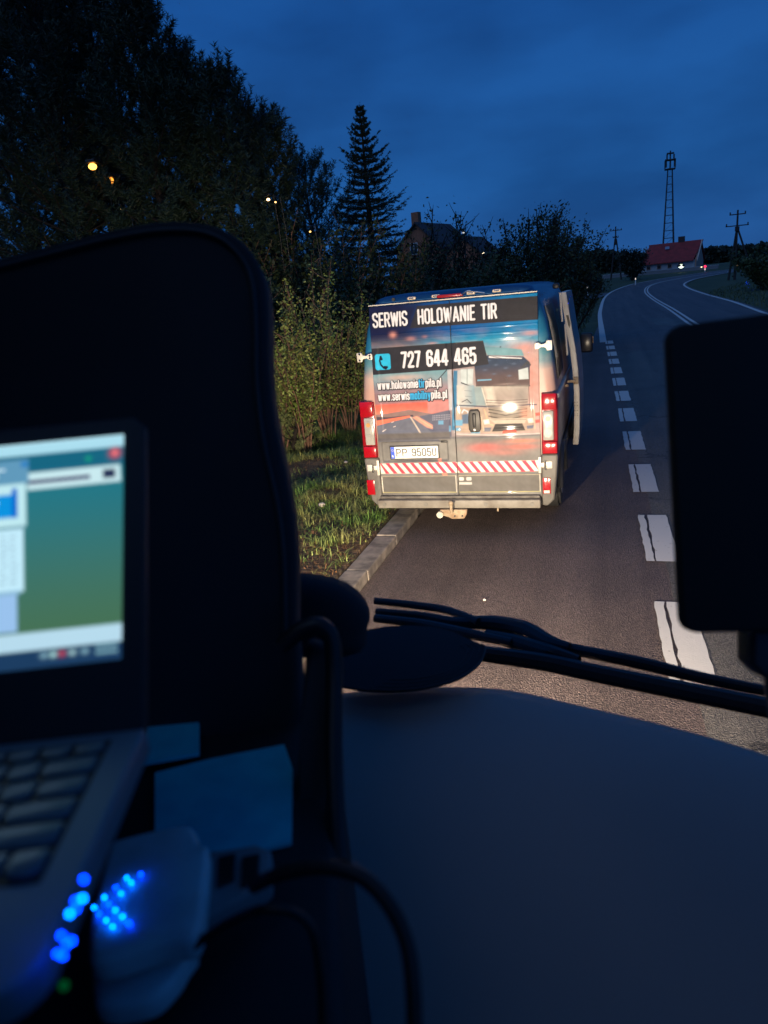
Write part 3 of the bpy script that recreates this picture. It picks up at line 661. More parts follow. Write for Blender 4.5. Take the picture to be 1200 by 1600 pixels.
    cv.fill(RP((786, 673), (806, 671.5), (808, 675), (785, 677)), C(240, 95, 75), .003)
    cv.fill(RP((757, 668), (768, 668), (766, 674), (756, 674)), C(120, 120, 125), .004); cv.fill(RP((823, 665), (834, 664), (833, 669), (824, 670)), C(120, 120, 130), .004)
    cv.stroke(RP((757, 640), (764, 662), (770, 664)), .010, C(250, 185, 140), .005); cv.stroke(RP((835, 640), (836, 670)), .008, C(240, 190, 150), .004)
    cv.blob(.72, 1.27, .04, .06, C(245, 160, 125), .6)
    for (x, y) in ((760, 660), (829, 658)): cv.fill(RP((x-5, y-4), (x+4, y-5), (x+5, y+2), (x-3, y+3)), C(236, 226, 204), .006); cv.blob(*rp(x, y-1), .012, .008, C(250, 246, 236), .9)
    cv.fill(RP((764, 654), (824, 653), (820, 661), (774, 662)), C(202, 184, 158), .006); cv.stroke(RP((768, 656), (822, 655)), .004, C(110, 96, 84))
    cv.stroke(RP((740, 640), (752, 652), (756, 672)), .012, C(222, 192, 156), .006)
    for k in range(5): cv.stroke(RP((770, 638+k*3.2), (822, 636+k*3.2)), .0035, C(128, 114, 100), .003)
    cv.stroke(RP((722, 645), (725, 640), (731, 643), (733, 652)), .012, C(225, 225, 225), .004); cv.fill(RP((722, 648), (732, 646), (733, 662), (722, 662)), C(90, 110, 130), .008)
    for q in [(709, 656, 14, 9), (712, 668, 8, 5), (736, 672, 14, 5)]: cv.fill(RP((q[0], q[1]), (q[0]+q[2], q[1]), (q[0]+q[2], q[1]+q[3]), (q[0], q[1]+q[3])), C(110, 165, 190), .008)
    cv.fill(RP((836, 645), (843, 644), (844, 649), (837, 650)), C(235, 95, 80), .006); cv.fill(RP((836, 656), (843, 655), (844, 660), (837, 661)), C(215, 95, 85), .006)
    cv.stroke(RP((714, 678), (780, 680), (844, 677)), .010, C(215, 200, 185), .006)
    # red reflections of the print painted into the lower right panel
    for x, z, rx, rz, cc in [(.30, .93, .17, .045, (225, 95, 85)), (.68, .93, .16, .03, (225, 105, 85)), (.68, .99, .16, .02, (240, 130, 95)), (.50, .87, .18, .03, (190, 120, 105))]: cv.blob(x, z, rx, rz, C(*cc), .75)
    cv.fill([(-.22, .82), (-.17, .62), (-.11, .62), (-.18, .82)], C(225, 140, 115), .006, .7)
    # black bands and lettering
    dk = C(48, 46, 48)
    cv.fill(RP((652, 478), (842, 462), (843, 499), (640, 513)), dk)
    cv.fill(RP((577, 484), (651, 478), (642, 512), (577, 517)), C(24, 27, 56), .03, .8)
    cv.fill(RP((577, 545), (755, 532), (764, 569), (706, 577), (580, 586)), dk)
    wh = C(238, 230, 222)
    text(cv, 'SERWIS', *(rp(583, 516)[0], rp(638, 516)[0]), 2.225, 2.375, .020, wh, (C(30, 30, 40), .008), gap=.25)
    text(cv, 'HOLOWANIE TIR', rp(653, 500)[0], rp(777, 500)[0], 2.225, 2.378, .021, wh, (C(30, 28, 30), .006), gap=.27)
    text(cv, '727 644 465', rp(627, 570)[0], rp(745, 570)[0], 1.793, 1.965, .0265, wh, (C(30, 28, 30), .006), gap=.26)
    cy_ = C(60, 175, 220)
    def cols(s, a, b): return [cy_ if a <= i < b else wh for i in range(len(s))]
    s1, s2 = 'www.holowanietirpila.pl', 'www.serwismobilnypila.pl'
    text(cv, s1, rp(590, 605)[0], rp(690, 605)[0], 1.583, 1.675, .0122, cols(s1, 13, 16), (C(40, 36, 38), .009), gap=.27)
    text(cv, s2, rp(591, 622)[0], rp(699, 622)[0], 1.462, 1.552, .0122, cols(s2, 10, 17), (C(40, 36, 38), .009), gap=.27)
    # telephone pictogram
    def rrect(x0, x1, z0, z1, r, n=5):
        P = []
        for cx, cz, a0 in ((x1-r, z1-r, 0), (x0+r, z1-r, 90), (x0+r, z0+r, 180), (x1-r, z0+r, 270)):
            for k in range(n+1): P.append((cx+r*math.cos(R(a0+90*k/n)), cz+r*math.sin(R(a0+90*k/n))))
        return P
    cv.fill(rrect(-.835, -.665, 1.79, 1.955, .025), C(50, 185, 215))
    cv.stroke([(-.775, 1.92), (-.785, 1.885), (-.775, 1.845), (-.745, 1.81), (-.72, 1.80)], .018, C(22, 26, 40)); cv.stroke([(-.772, 1.925), (-.762, 1.90)], .024, C(22, 26, 40)); cv.stroke([(-.735, 1.818), (-.708, 1.815)], .024, C(22, 26, 40))
    # hazard chevron tape
    cv.fill([(-.872, .663), (.85, .668), (.85, .782), (-.872, .778)], C(250, 240, 212), .003)
    zz0, zz1 = .664, .781
    x = -.90
    while x < .88:
        P = np.array([(x, zz1), (x+.045, zz1), (x+.045+.088, zz0), (x+.088, zz0)]); P[:, 0] = np.clip(P[:, 0], -.872, .85)
        cv.fill(P, C(232, 70, 88), .0025); x += .0925
    # outlined storage panels
    for a, b_ in ((-.865, -.03), (-.005, .855)):
        cv.fill([(a, .445), (b_, .445), (b_, .632), (a, .632)], C(112, 106, 97), .003)
        for q in ([(a, .45), (a, .63)], [(b_, .45), (b_, .63)]): cv.stroke(q, .010, C(235, 222, 195))
        cv.stroke([(a, .63), (b_, .63)], .006, C(200, 185, 155)); cv.stroke([(a, .447), (b_, .447)], .007, C(205, 190, 120))
    for q in ((.03, .592, .05), (.11, .592, .055)): cv.fill(rrect(q[0]-q[2]/2, q[0]+q[2]/2, .575, .612, .01), C(228, 218, 200), .004)
    cv.fill([(0, .53), (.14, .53), (.14, .556), (0, .556)], C(215, 205, 188), .004)
    cv.C *= (1+.07*ns(23, 31, .7)+.05*ns(61, 47, 1.9)+.05*ns(5, 7, 2.5))[..., None]
    dirt = np.clip(ns(7, 15, 1.0)*.5+.5, 0, 1)*sstep(1.0, .4, Z)*.35
    cv.C[:] = cmix(cv.C, np.broadcast_to(C(96, 86, 72), X.shape+(3,)), dirt)
    # relief of the sheet metal
    def box01(x0, x1, z0, z1, s_): return sstep(x0-s_, x0+s_, X)*sstep(x1+s_, x1-s_, X)*sstep(z0-s_, z0+s_, Z)*sstep(z1+s_, z1-s_, Z)
    Dp = lean(Z)-.022+.006*(X/.87)**4
    Dp = Dp+.0045*(box01(-.80, -.06, 1.13, 2.02, .012)+box01(.04, .80, 1.13, 2.02, .012))
    Dp = Dp+.024*box01(-.83, -.10, .80, 1.015, .014)
    Dp = Dp-.004*np.exp(-((Z-2.15)/.006)**2)-.004*np.exp(-((Z-2.085)/.006)**2)-.010*sstep(1.06, 1.03, Z)
    Dp = Dp+.006*(box01(-.865, -.03, .447, .632, .004)+box01(-.005, .855, .447, .632, .004))
    seam = int(np.searchsorted(cv.xs, -.010))
    cv.C *= .80
    vm = mat('printed_vinyl', (.5, .5, .5), .45, spec=.12, attr='print', coat=.45); vm.node_tree.nodes['Principled BSDF'].inputs['Coat Roughness'].default_value = .05
    for nm, i0, i1 in (('rear_door', 0, seam), ('rear_door', seam+1, cv.nx)):
        x_, z_, y_, c_ = X[:, i0:i1], Z[:, i0:i1], Dp[:, i0:i1].copy(), cv.C[:, i0:i1]
        y_[:, 0 if i0 == 0 else -1] += .014; y_[:, -1 if i0 == 0 else 0] += .003; y_[0] += .014; y_[-1] += .012
        n, k = x_.shape; i = np.arange(n-1)[:, None]*k+np.arange(k-1)[None]
        me = mesh_np(np.stack([x_, y_, z_], -1).reshape(-1, 3), np.stack([i, i+1, i+k+1, i+k], -1).reshape(-1, 4), vm, True)
        at_ = me.color_attributes.new('print', 'FLOAT_COLOR', 'POINT')
        at_.data.foreach_set('color', np.c_[np.clip(c_.reshape(-1, 3), .003, .85), np.ones(n*k)].astype(np.float32).ravel())
        d = link(nm, me, van)
        d['label'] = 'rear door leaf printed with %s' % ('web addresses above a sunset motorway' if i0 == 0 else 'the front of a white lorry')
        if i0 == 0:
            pd = number_plate(d)
        else:
            h = MB().prism([(.205+.062*a, -.03, 1.215+.118*c) for a, c in [(-1, -.75), (-.75, -1), (.75, -1), (1, -.75), (1.05, .0), (.95, .75), (.7, 1), (-.7, 1), (-.95, .75), (-1.05, 0)]], (0, -.018, 0), .010)
            hd = h.build('handle', mat('door_handle_black', (.035, .032, .028), .45), d, True, 50)
            MB().box((.205, -.056, 1.225), (.035, .018, .15), bev=.008).build('grip', M['black'], hd, True)
            MB().cyl((.205, -.052, 1.125), .011, .01, 'y').build('lock_cylinder', M['chrome'], hd, True)
    MB().tube([(-.0105, float(lean(z_))-.012, z_) for z_ in np.linspace(.41, 2.43, 24)], .0048, 6).build('door_seal', M['trim'], van)
    # ---- hinges
    def hinge(x, z, sgn, lower):
        y = float(lean(z))-.028; b = MB()
        s = sgn
        if not lower:
            b.prism([(x+s*a, y, z+c) for a, c in [(-.085, -.018), (-.078, -.034), (-.045, -.030), (-.02, -.014), (.02, -.02), (.035, -.05), (.085, -.048), (.088, .046), (.035, .05), (.02, .02), (-.02, .014), (-.045, .032), (-.078, .034), (-.085, .018)]], (0, -.02, 0), .004)
            o = b.build('hinge', steel, van, True, 40)
            for a, c in ((.055, .033), (.055, -.03), (-.06, .012), (-.06, -.014)): MB().cyl((x+s*a, y-.022, z+c), .011, .008, 'y', 12).build('bolt', M['chrome'], o, True)
        else:
            b.box((x+s*.005, y-.012, z), (.07, .022, .075), bev=.006).box((x-s*.05, y-.016, z), (.05, .018, .05), bev=.004).box((x-s*.085, y-.012, z), (.028, .02, .17), bev=.004)
            o = b.build('hinge', steel, van, True, 40)
            MB().cyl((x-s*.03, y-.028, z), .012, .10, 'z', 12).build('hinge_pin', M['chrome'], o, True)
    hinge(-.94, 1.935, -1, False); hinge(.92, 1.935, 1, False); hinge(-.975, .735, -1, True); hinge(.945, .735, 1, True)
    # ---- tail lamps
    red = mat('red_lens', (.34, .004, .012), .18, coat=.5, bump=(55, .25, .004)); clr = mat('clear_lens', (.36, .35, .32), .18, coat=.8, bump=(90, .5, .003)); amb = mat('amber_lens', (.55, .30, .12), .25, coat=.5)
    for s in (-1, 1):
        xc = s*.965; w_ = .082
        hb = MB().prism([(xc-w_, -.030, .845), (xc+w_*.95, -.012, .845), (xc+w_*1.0, -.012, 1.46), (xc-w_*.9 if s > 0 else xc-w_, -.030, 1.475)], (0, .06, 0), .012)
        hd = hb.build('tail_lamp', mat('dark_red_lens', (.22, .004, .010), .2, coat=.5), van, True, 40); hd['label'] = 'tall upright rear lamp with red ends and a clear middle'
        y = -.048
        MB().box((xc, y+.012, 1.385), (.145, .03, .165), bev=.012).build('red_lens', red, hd, True)
        MB().box((xc, y+.010, .915), (.145, .03, .125), bev=.010).build('red_lens', red, hd, True)
        MB().box((xc-s*.012, y+.014, 1.14), (.106, .024, .300), bev=.012).build('clear_lens', clr, hd, True)
        for zz_ in (1.215, 1.07):
            MB().cyl((xc-s*.012, y-.001, zz_), .044, .014, 'y', 28, bev=.004).build('reflector_ring', clr, hd, True)
            MB().cyl((xc-s*.012, y-.010, zz_), .024, .012, 'y', 24, bev=.003).build('bulb_cover', amb if zz_ > 1.15 else clr, hd, True)
    # ---- roof header lamps
    cream = mat('cream_lamp_lens', (.60, .50, .38), .3, coat=.4)
    for x in (-.40, -.145, .215, .475):
        o = MB().box((x, .082, 2.492), (.088, .035, .03), bev=.011, seg=3).build('marker_lamp', cream, van, True)
        MB().box((x, .066, 2.492), (.05, .008, .012), bev=.003).build('lens', M['chrome'], o)
    MB().box((.0, .078, 2.485), (.27, .04, .032), bev=.012, seg=3).build('brake_lamp', mat('brake_lens', (.28, .006, .01), .25, coat=.3), van, True)
    MB().box((0, .066, 2.452), (1.74, .016, .012), bev=.004).build('header_seal', white, van, True)
    MB().tube(smooth_path([(.12, .05, 2.487), (.20, .03, 2.515), (.27, .04, 2.50), (.36, .045, 2.482)], 5), .006).build('camera_cable', M['chrome'], van, True)
    MB().cyl((-.60, .10, 2.495), .018, .02, 'y', 12).build('camera_lens', M['black'], van, True)
    # ---- bumper, corner pieces, reflectors
    MB().box((-.015, -.07, .345), (1.76, .16, .09), bev=.012).build('step_bumper', white if False else mat('dusty_bumper', (.24, .22, .185), .6, noise=(5, (.14, .12, .095), .4, .65)), van, True)
    MB().box((-.015, -.035, .405), (1.74, .10, .028), bev=.006).build('bumper_tread', mat('tread_grey', (.20, .185, .16), .75, noise=(9, (.09, .08, .07), .35, .6)), van, True)
    for x in (-.82, -.35, .30, .78):
        o = MB().cyl((x, -.152, .345), .022, .008, 'y', 18, bev=.002).build('bumper_bolt', mat('bolt_grey', (.16, .15, .13), .5), van, True)
    for s in (-1, 1):
        P = [(s*.87, .30), (s*.93, .29), (s*1.0, .36), (s*1.03, .62), (s*1.045, .845), (s*.875, .845)]
        MB().prism([(a, -.045, c) for a, c in P], (0, .22, 0), .022).build('bumper_corner', grey, van, True, 40)
        MB().box((s*.925 if s > 0 else -.99, -.050, .515), (.082 if s > 0 else .088, .012, .17), bev=.004).build('reflector', red, van, True)
    MB().box((.925, -.058, .452), (.06, .008, .032), bev=.003).build('white_sticker', white, van)
    # ---- tow hitch
    rust = mat('rusty_hitch', (.30, .20, .12), .7, .3, noise=(14, (.42, .33, .22), .4, .6), bump=(50, .5, .003))
    t_ = MB().prism([(a, -.20, c) for a, c in [(-.19, .30), (-.17, .235), (-.10, .215), (-.06, .195), (.07, .20), (.10, .25), (.105, .30)]], (0, .05, 0), .008).build('tow_hitch', rust, van, True, 40)
    MB().cyl((-.055, -.24, .325), .018, .09, 'z', 16).sph((-.055, -.24, .385), .027).build('tow_ball', M['chrome'] if False else rust, t_, True)
    MB().cyl((-.185, -.215, .252), .036, .055, 'y', 20, bev=.006).build('trailer_socket', mat('dull_zinc', (.5, .46, .38), .5, .3), t_, True)
    for x in (-.03, .05): MB().cyl((x, -.204, .232), .009, .01, 'y', 10).build('bolt', M['black'], t_)
    MB().cyl((.42, -.12, .285), .010, .05, 'z', 10).build('fog_bracket', rust, van)
    # ---- wheels
    def wheel(x, y, s):
        w = MB().cyl((x, y, .342), .342, .215, 'x', 48, bev=.03).build('tyre', M['rubber'], van, True, 40)
        MB().cyl((x+s*.09, y, .342), .20, .05, 'x', 32, bev=.01).build('rim', mat('rim_steel', (.3, .3, .3), .45, .6) if 'rim' not in M else M['rim'], w, True)
    M['rim_dark'] = mat('dark_mirror', (.02, .02, .025), .25)
    M['rim'] = mat('rim_steel', (.3, .3, .3), .45, .6)
    for x, s in ((.905, 1), (-.905, -1)):
        for y in (.98, 5.01): wheel(x, y, s)
    for s in (-1, 1):
        for y in (.98, 5.01):
            pts = [(s*1.025, y+.43*math.cos(a), .33+.43*math.sin(a)) for a in np.linspace(0, math.pi, 15)]
            MB().tube(pts, .035, 8).build('wheel_arch', M['trim'], van, True)
    # ---- side: rubbing strip, rails, open sliding door with its roller arm
    MB().box((1.045, 2.3, .72), (.035, 2.7, .15), bev=.012).build('side_moulding', M['trim'], van, True)
    MB().box((hw(1.42)+.006, 1.4, 1.42), (.03, 2.6, .045), bev=.006).build('door_rail', white, van, True)
    for z0, z1 in ((1.55, 2.30),):
        V = []
        for z in np.linspace(z0, z1, 8):
            for y in (.35, 1.35): V.append((hw(z)+.006, y, z))
        F = [(2*i, 2*i+1, 2*i+3, 2*i+2) for i in range(7)]
        link('side_window', mesh_np(V, F, mat('dark_side_glass', (.015, .018, .022), .08, coat=.5), True), van)
    op = MB()
    prof = [(.60, 1.185), (.80, 1.20), (1.0, 1.205), (1.25, 1.205), (1.5, 1.19), (1.75, 1.165), (1.95, 1.13), (2.2, 1.095), (2.40, 1.065)]
    y0, y1 = 1.52, 2.78
    outer = [(x, z) for z, x in prof]; inner = [(x-.068, z) for z, x in prof][::-1]
    sd_ = op.prism([(x, y0, z) for x, z in outer+inner], (0, y1-y0, 0), .010).build('sliding_door', white, van, True, 40)
    sd_['label'] = 'open sliding side door, its bare white edge facing back'
    V = []; 
    for z, x in prof:
        for y in (y0+.012, y1-.01): V.append((x+.004, y, z))
    link('door_skin', mesh_np(V, [(2*i, 2*i+1, 2*i+3, 2*i+2) for i in range(len(prof)-1)], wrap, True), sd_)
    MB().box((1.165, y0-.006, 1.38), (.06, .03, .085), bev=.010).box((1.115, y0-.02, 1.375), (.10, .035, .035), bev=.008).cyl((1.055, y0-.02, 1.33), .028, .03, 'z', 14).build('roller_arm', rust, sd_, True)
    MB().prism([(a, y0-.004, c) for a, c in [(1.06, 2.14), (1.088, 2.14), (1.108, 2.04), (1.10, 1.99), (1.085, 2.02)]], (0, .01, 0)).build('upper_latch', M['black'], sd_)
    for dz in (0, .04, .10, .14, -.02):
        for dx in (-.018, .012): MB().cyl((1.165+dx, y0-.002, .98+dz), .005, .01, 'y', 8).build('screw', M['black'], sd_)
    for z0, z1, xo in ((2.08, 2.40, .98), (1.70, 2.05, 1.03)): MB().tube([(xo+.03, 1.30, z1), (xo+.05, 1.32, z0)], .012).build('gutter_strip', white, van, True)
    MB().box((.985, 1.05, 2.48), (.07, .14, .06), bev=.02).build('roof_rail_end', M['black'], van, True)
    # ---- front mirrors, windscreen
    for s in (-1, 1):
        m_ = MB().box((s*1.20, 4.62, 1.56), (.19, .12, .30), bev=.04, seg=3).box((s*1.09, 4.66, 1.5), (.14, .06, .05), bev=.01).build('door_mirror', M['black'], van, True)
        MB().box((s*1.20, 4.555, 1.56), (.15, .01, .25), bev=.004).build('mirror_glass', M['rim_dark'], m_, True)
        if s > 0: MB().box((s*1.297, 4.60, 1.60), (.012, .07, .10), bev=.004).build('mirror_indicator', amb, m_, True)
        MB().box((s*.72, 5.935, .88), (.34, .05, .24), bev=.02).build('headlight', clr, van, True)
    link('windscreen', mesh_np([(-.88, 5.12, 1.36), (.88, 5.12, 1.36), (.72, 4.20, 2.22), (-.72, 4.20, 2.22)], [(0, 1, 2, 3)], mat('windscreen_dark', (.01, .012, .015), .05, coat=.5)), van)
    return van
def number_plate(parent):
    cv = Canvas(0, .53, 0, .132, .0024, C(248, 240, 215))
    cv.fill([(0, 0), (.045, 0), (.045, .14), (0, .14)], C(50, 85, 190), .002)
    for a in range(8): cv.blob(.0225+.011*math.cos(a*math.pi/4), .092+.011*math.sin(a*math.pi/4), .0025, .0025, C(240, 215, 80), .9)
    text(cv, 'PL', .013, .033, .015, .04, .004, C(245, 245, 245))
    k = C(45, 42, 38)
    text(cv, 'PP', .062, .185, .022, .110, .012, k, gap=.26); cv.blob(.215, .066, .008, .010, C(170, 170, 190), .8)
    text(cv, '9505U', .238, .510, .022, .110, .012, k, gap=.24)
    for q in ([(0, .001), (.53, .001)], [(0, .131), (.53, .131)], [(0, 0), (0, .13)], [(.529, 0), (.529, .13)]): cv.stroke(q, .004, C(150, 145, 130))
    X, Z = np.meshgrid(cv.xs, cv.zs); n, kk = X.shape; i = np.arange(n-1)[:, None]*kk+np.arange(kk-1)[None]
    x0, z0 = rp(612, 717, -.02); fr = MB().box((x0+.262, -.018, z0+.068), (.55, .012, .150), bev=.004).build('plate_holder', M['black'], parent, True)
    me = mesh_np(np.stack([X+x0-.003, 0*X-.027, Z+z0+.002], -1).reshape(-1, 3), np.stack([i, i+1, i+kk+1, i+kk], -1).reshape(-1, 4), mat('plate_film', (.5, .5, .5), .4, attr='print'), True)
    a = me.color_attributes.new('print', 'FLOAT_COLOR', 'POINT'); a.data.foreach_set('color', np.c_[np.clip(cv.C.reshape(-1, 3), .003, .9), np.ones(n*kk)].astype(np.float32).ravel())
    link('number_plate', me, parent)['label'] = 'white number plate reading PP 9505U'
    o = MB().box((x0+.60, -.02, 1.005), (.075, .02, .022), bev=.005).build('plate_lamp', M['black'], parent, True)
van()

# ------------------------------------------------------------------ trees and shrubs
def needles(P, D, Ln, n, nl, nw):
    """bottle-brush shoots: P origins (k,3), D unit directions, Ln lengths; n needles each"""
    k = len(P); t = rng.uniform(0, 1, (k, n)); base = P[:, None]+D[:, None]*(t*Ln[:, None])[..., None]
    rnd = rng.normal(0, 1, (k, n, 3)); rnd -= (rnd*D[:, None]).sum(-1, keepdims=True)*D[:, None]
    rnd /= np.linalg.norm(rnd, axis=-1, keepdims=True)+1e-9
    dr = rnd*.9+D[:, None]*.6; dr /= np.linalg.norm(dr, axis=-1, keepdims=True)
    tip = base+dr*(nl*rng.uniform(.7, 1.2, (k, n)))[..., None]
    sd = np.cross(dr, rng.normal(0, 1, (k, n, 3))); sd /= np.linalg.norm(sd, axis=-1, keepdims=True)+1e-9
    V = np.stack([base-sd*nw/2, base+sd*nw/2, tip], 2).reshape(-1, 3)
    F = np.arange(len(V)).reshape(-1, 3); return V, F
def conifer(kind, px, Y, ptop, spread, label, group=None, seed=1, lo=.06, wstep=.56, shoot=.50, nneed=16, nl=.125, nw=.021, mat_=None, ztop=None, nb=5, X=None):
    """a pine or spruce whose top is seen at photo point ptop, standing Y metres ahead"""
    g = np.random.default_rng(seed); top = ony(*ptop, Y); x0 = top[0] if X is None else X; z0 = float(H(x0, Y))-.05; zt = top[2] if ztop is None else ztop
    h = zt-z0; root = empty('spruce_tree' if kind == 'spruce' else 'pine_tree', (x0, Y, z0), label, 'tree', group)
    tz = np.linspace(0, h*.97, 12); wob = np.cumsum(g.normal(0, .03, (12, 2)), 0)*(0 if kind == 'spruce' else 1)
    line = np.c_[wob-wob[0], tz]; rad = np.interp(tz, [0, h], [.022*h+.02, .012])
    V, F = tube_arr([line], [rad], 9); link('trunk', mesh_np(V, F, M['bark'], True), root)
    P, D, Ln, limbs, lr = [], [], [], [], []
    z = h*lo
    while z < h*.985:
        t = z/h; L0 = spread*(1-t)**.85 if kind == 'spruce' else spread*min(1, .35+2.2*t)*(1-t)**.55*g.uniform(.8, 1.2)+.12
        m = nb+1+(g.random() < .5); a0 = g.uniform(0, 6.28)
        tx, ty = np.interp(z, tz, line[:, 0]), np.interp(z, tz, line[:, 1])
        for b in range(m):
            a = a0+6.283*b/m+g.uniform(-.35, .35); L = L0*(g.uniform(.35, 1.25) if kind == 'spruce' else g.uniform(.55, 1.2))
            el0 = (-.12+.75*t**2) if kind == 'spruce' else (.02+.62*t)+g.uniform(-.18, .18)
            up = -.10 if kind == 'spruce' else .34
            s = np.linspace(0, 1, 7); dirs = np.array([math.cos(a), math.sin(a)])
            rr_ = L*s*math.cos(el0*.8); zz = z+L*(math.sin(el0)*s+up*s*s*(.9 if kind != 'spruce' else 1))+(L*.16*s**4 if kind == 'spruce' else 0)
            pts = np.c_[tx+dirs[0]*rr_, ty+dirs[1]*rr_, zz]; limbs.append(pts); lr.append(np.linspace(.008+.012*L, .005, 7))
            step = .13 if kind == 'spruce' else shoot*.48
            ns = max(3, int(L/step))
            for k in range(ns):
                u = .14+.86*(k+g.random())/ns; q = np.array([np.interp(u, s, pts[:, c]) for c in range(3)])
                for sd in (-1, 1):
                    if g.random() < .12: continue
                    if kind != 'spruce' and u < .35 and g.random() < .6: continue
                    wl = shoot*(1.15-.35*u)*g.uniform(.6, 1.3)*(1.6*(1-u)*L*.6+.7 if kind == 'spruce' else 1)
                    wl = min(wl, .65)*((.12+.88*min(1, (1-t)*2.4)) if kind == 'spruce' else 1)
                    aa = a+sd*g.uniform(.5, 1.1); e = g.uniform(-.25, .15)+el0*.5 if kind == 'spruce' else g.uniform(.75, 1.42)
                    d = np.array([math.cos(aa)*math.cos(e), math.sin(aa)*math.cos(e), math.sin(e)])
                    P.append(q); D.append(d); Ln.append(wl)
            d = pts[-1]-pts[-2]; d /= np.linalg.norm(d); d = d+np.array([0, 0, .35 if kind != 'spruce' else 0]); d /= np.linalg.norm(d)
            P.append(pts[-1]); D.append(d); Ln.append(shoot*1.1*(1 if kind != 'spruce' else .15+.85*min(1, (1-t)*2.2)))
            if kind != 'spruce':
                for _ in range(3):
                    q = d+g.normal(0, .38, 3)+np.array([0, 0, .55]); P.append(pts[-1]); D.append(q/np.linalg.norm(q)); Ln.append(shoot*g.uniform(.8, 1.5))
        z += wstep*g.uniform(.8, 1.2)*(1-.45*t)
    if kind == 'spruce': P.append(np.array([line[-1, 0], line[-1, 1], h*.93])); D.append(np.array([0, 0, 1.])); Ln.append(h*.08)
    for k in range(0 if kind == 'spruce' else 3): P.append(np.array([line[-1, 0], line[-1, 1], h*(.93-.03*k)])); D.append(np.array([.03*k, 0, 1.])/1.0); Ln.append(h*.035+.18)
    P, D, Ln = np.array(P), np.array(D), np.array(Ln)
    V, F = tube_arr(limbs, lr, 4); link('branches', mesh_np(V, F, M['bark'], True), root)['kind'] = 'stuff'
    V, F = needles(P, D, Ln, nneed, nl, nw); link('crown', mesh_np(V, F, mat_ or M['needle'], False), root)['kind'] = 'stuff'
    return root
G1 = 'pines on the bank left of the lay-by'
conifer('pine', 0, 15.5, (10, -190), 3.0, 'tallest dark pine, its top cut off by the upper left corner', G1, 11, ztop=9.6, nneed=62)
conifer('pine', 0, 18.0, (-40, -60), 3.0, 'tall dark pine cut by the left border of the picture', G1, 21, nneed=60)
conifer('pine', 0, 19.0, (62, -20), 1.9, 'tall dark pine filling the space left of the lit street lamp', G1, 22, nneed=60)
conifer('pine', 0, 17.0, (118, -60), 2.1, 'tall dark pine with the lit street lamp showing at its right edge', G1, 12, nneed=62)
conifer('pine', 0, 15.0, (192, 5), 1.55, 'tall dark pine with pointed top right of the two tallest ones', G1, 13, nneed=62)
conifer('pine', 0, 15.2, (330, 132), 1.35, 'lower pine with upright candle-like shoots on its tips', G1, 14, nneed=62)
conifer('pine', 0, 17.5, (400, 205), 1.3, 'lowest of the pines, ending the row towards the spruce', G1, 15, nneed=62)
conifer('pine', 0, 16.0, (255, 110), 1.35, 'dense pine filling the gap between pointed and candle-shoot pines', G1, 18, nneed=62)
conifer('pine', 0, 30, (474, 262), 3.0, 'round-topped far pine between the pine row and the spruce', None, 16, nneed=34, nw=.028, nl=.13, shoot=.5, lo=.35)
conifer('spruce', 0, 28, (562, 165), 2.7, 'single pointed spruce standing dark against the sky above the van', None, 17, nneed=40, nl=.07, nw=.024, wstep=.36, shoot=.44, mat_=M['spruce'], nb=7)
for k, (px, py, Y, top) in enumerate([(440, 640, 10.2, (437, 520)), (455, 690, 11.2, (466, 600))]):
    conifer('pine', 0, Y, top, .62, ['young pine lit yellow-green beside the dark panel edge', 'smallest young pine, lit, low in front of the shrub stems'][k], 'young lit pines on the verge', 30+k, lo=.1, wstep=.22, shoot=.16, nneed=34, nl=.05, nw=.007, mat_=M['needle_lit'], nb=5, X=float(onz(px, py, .3)[0]))
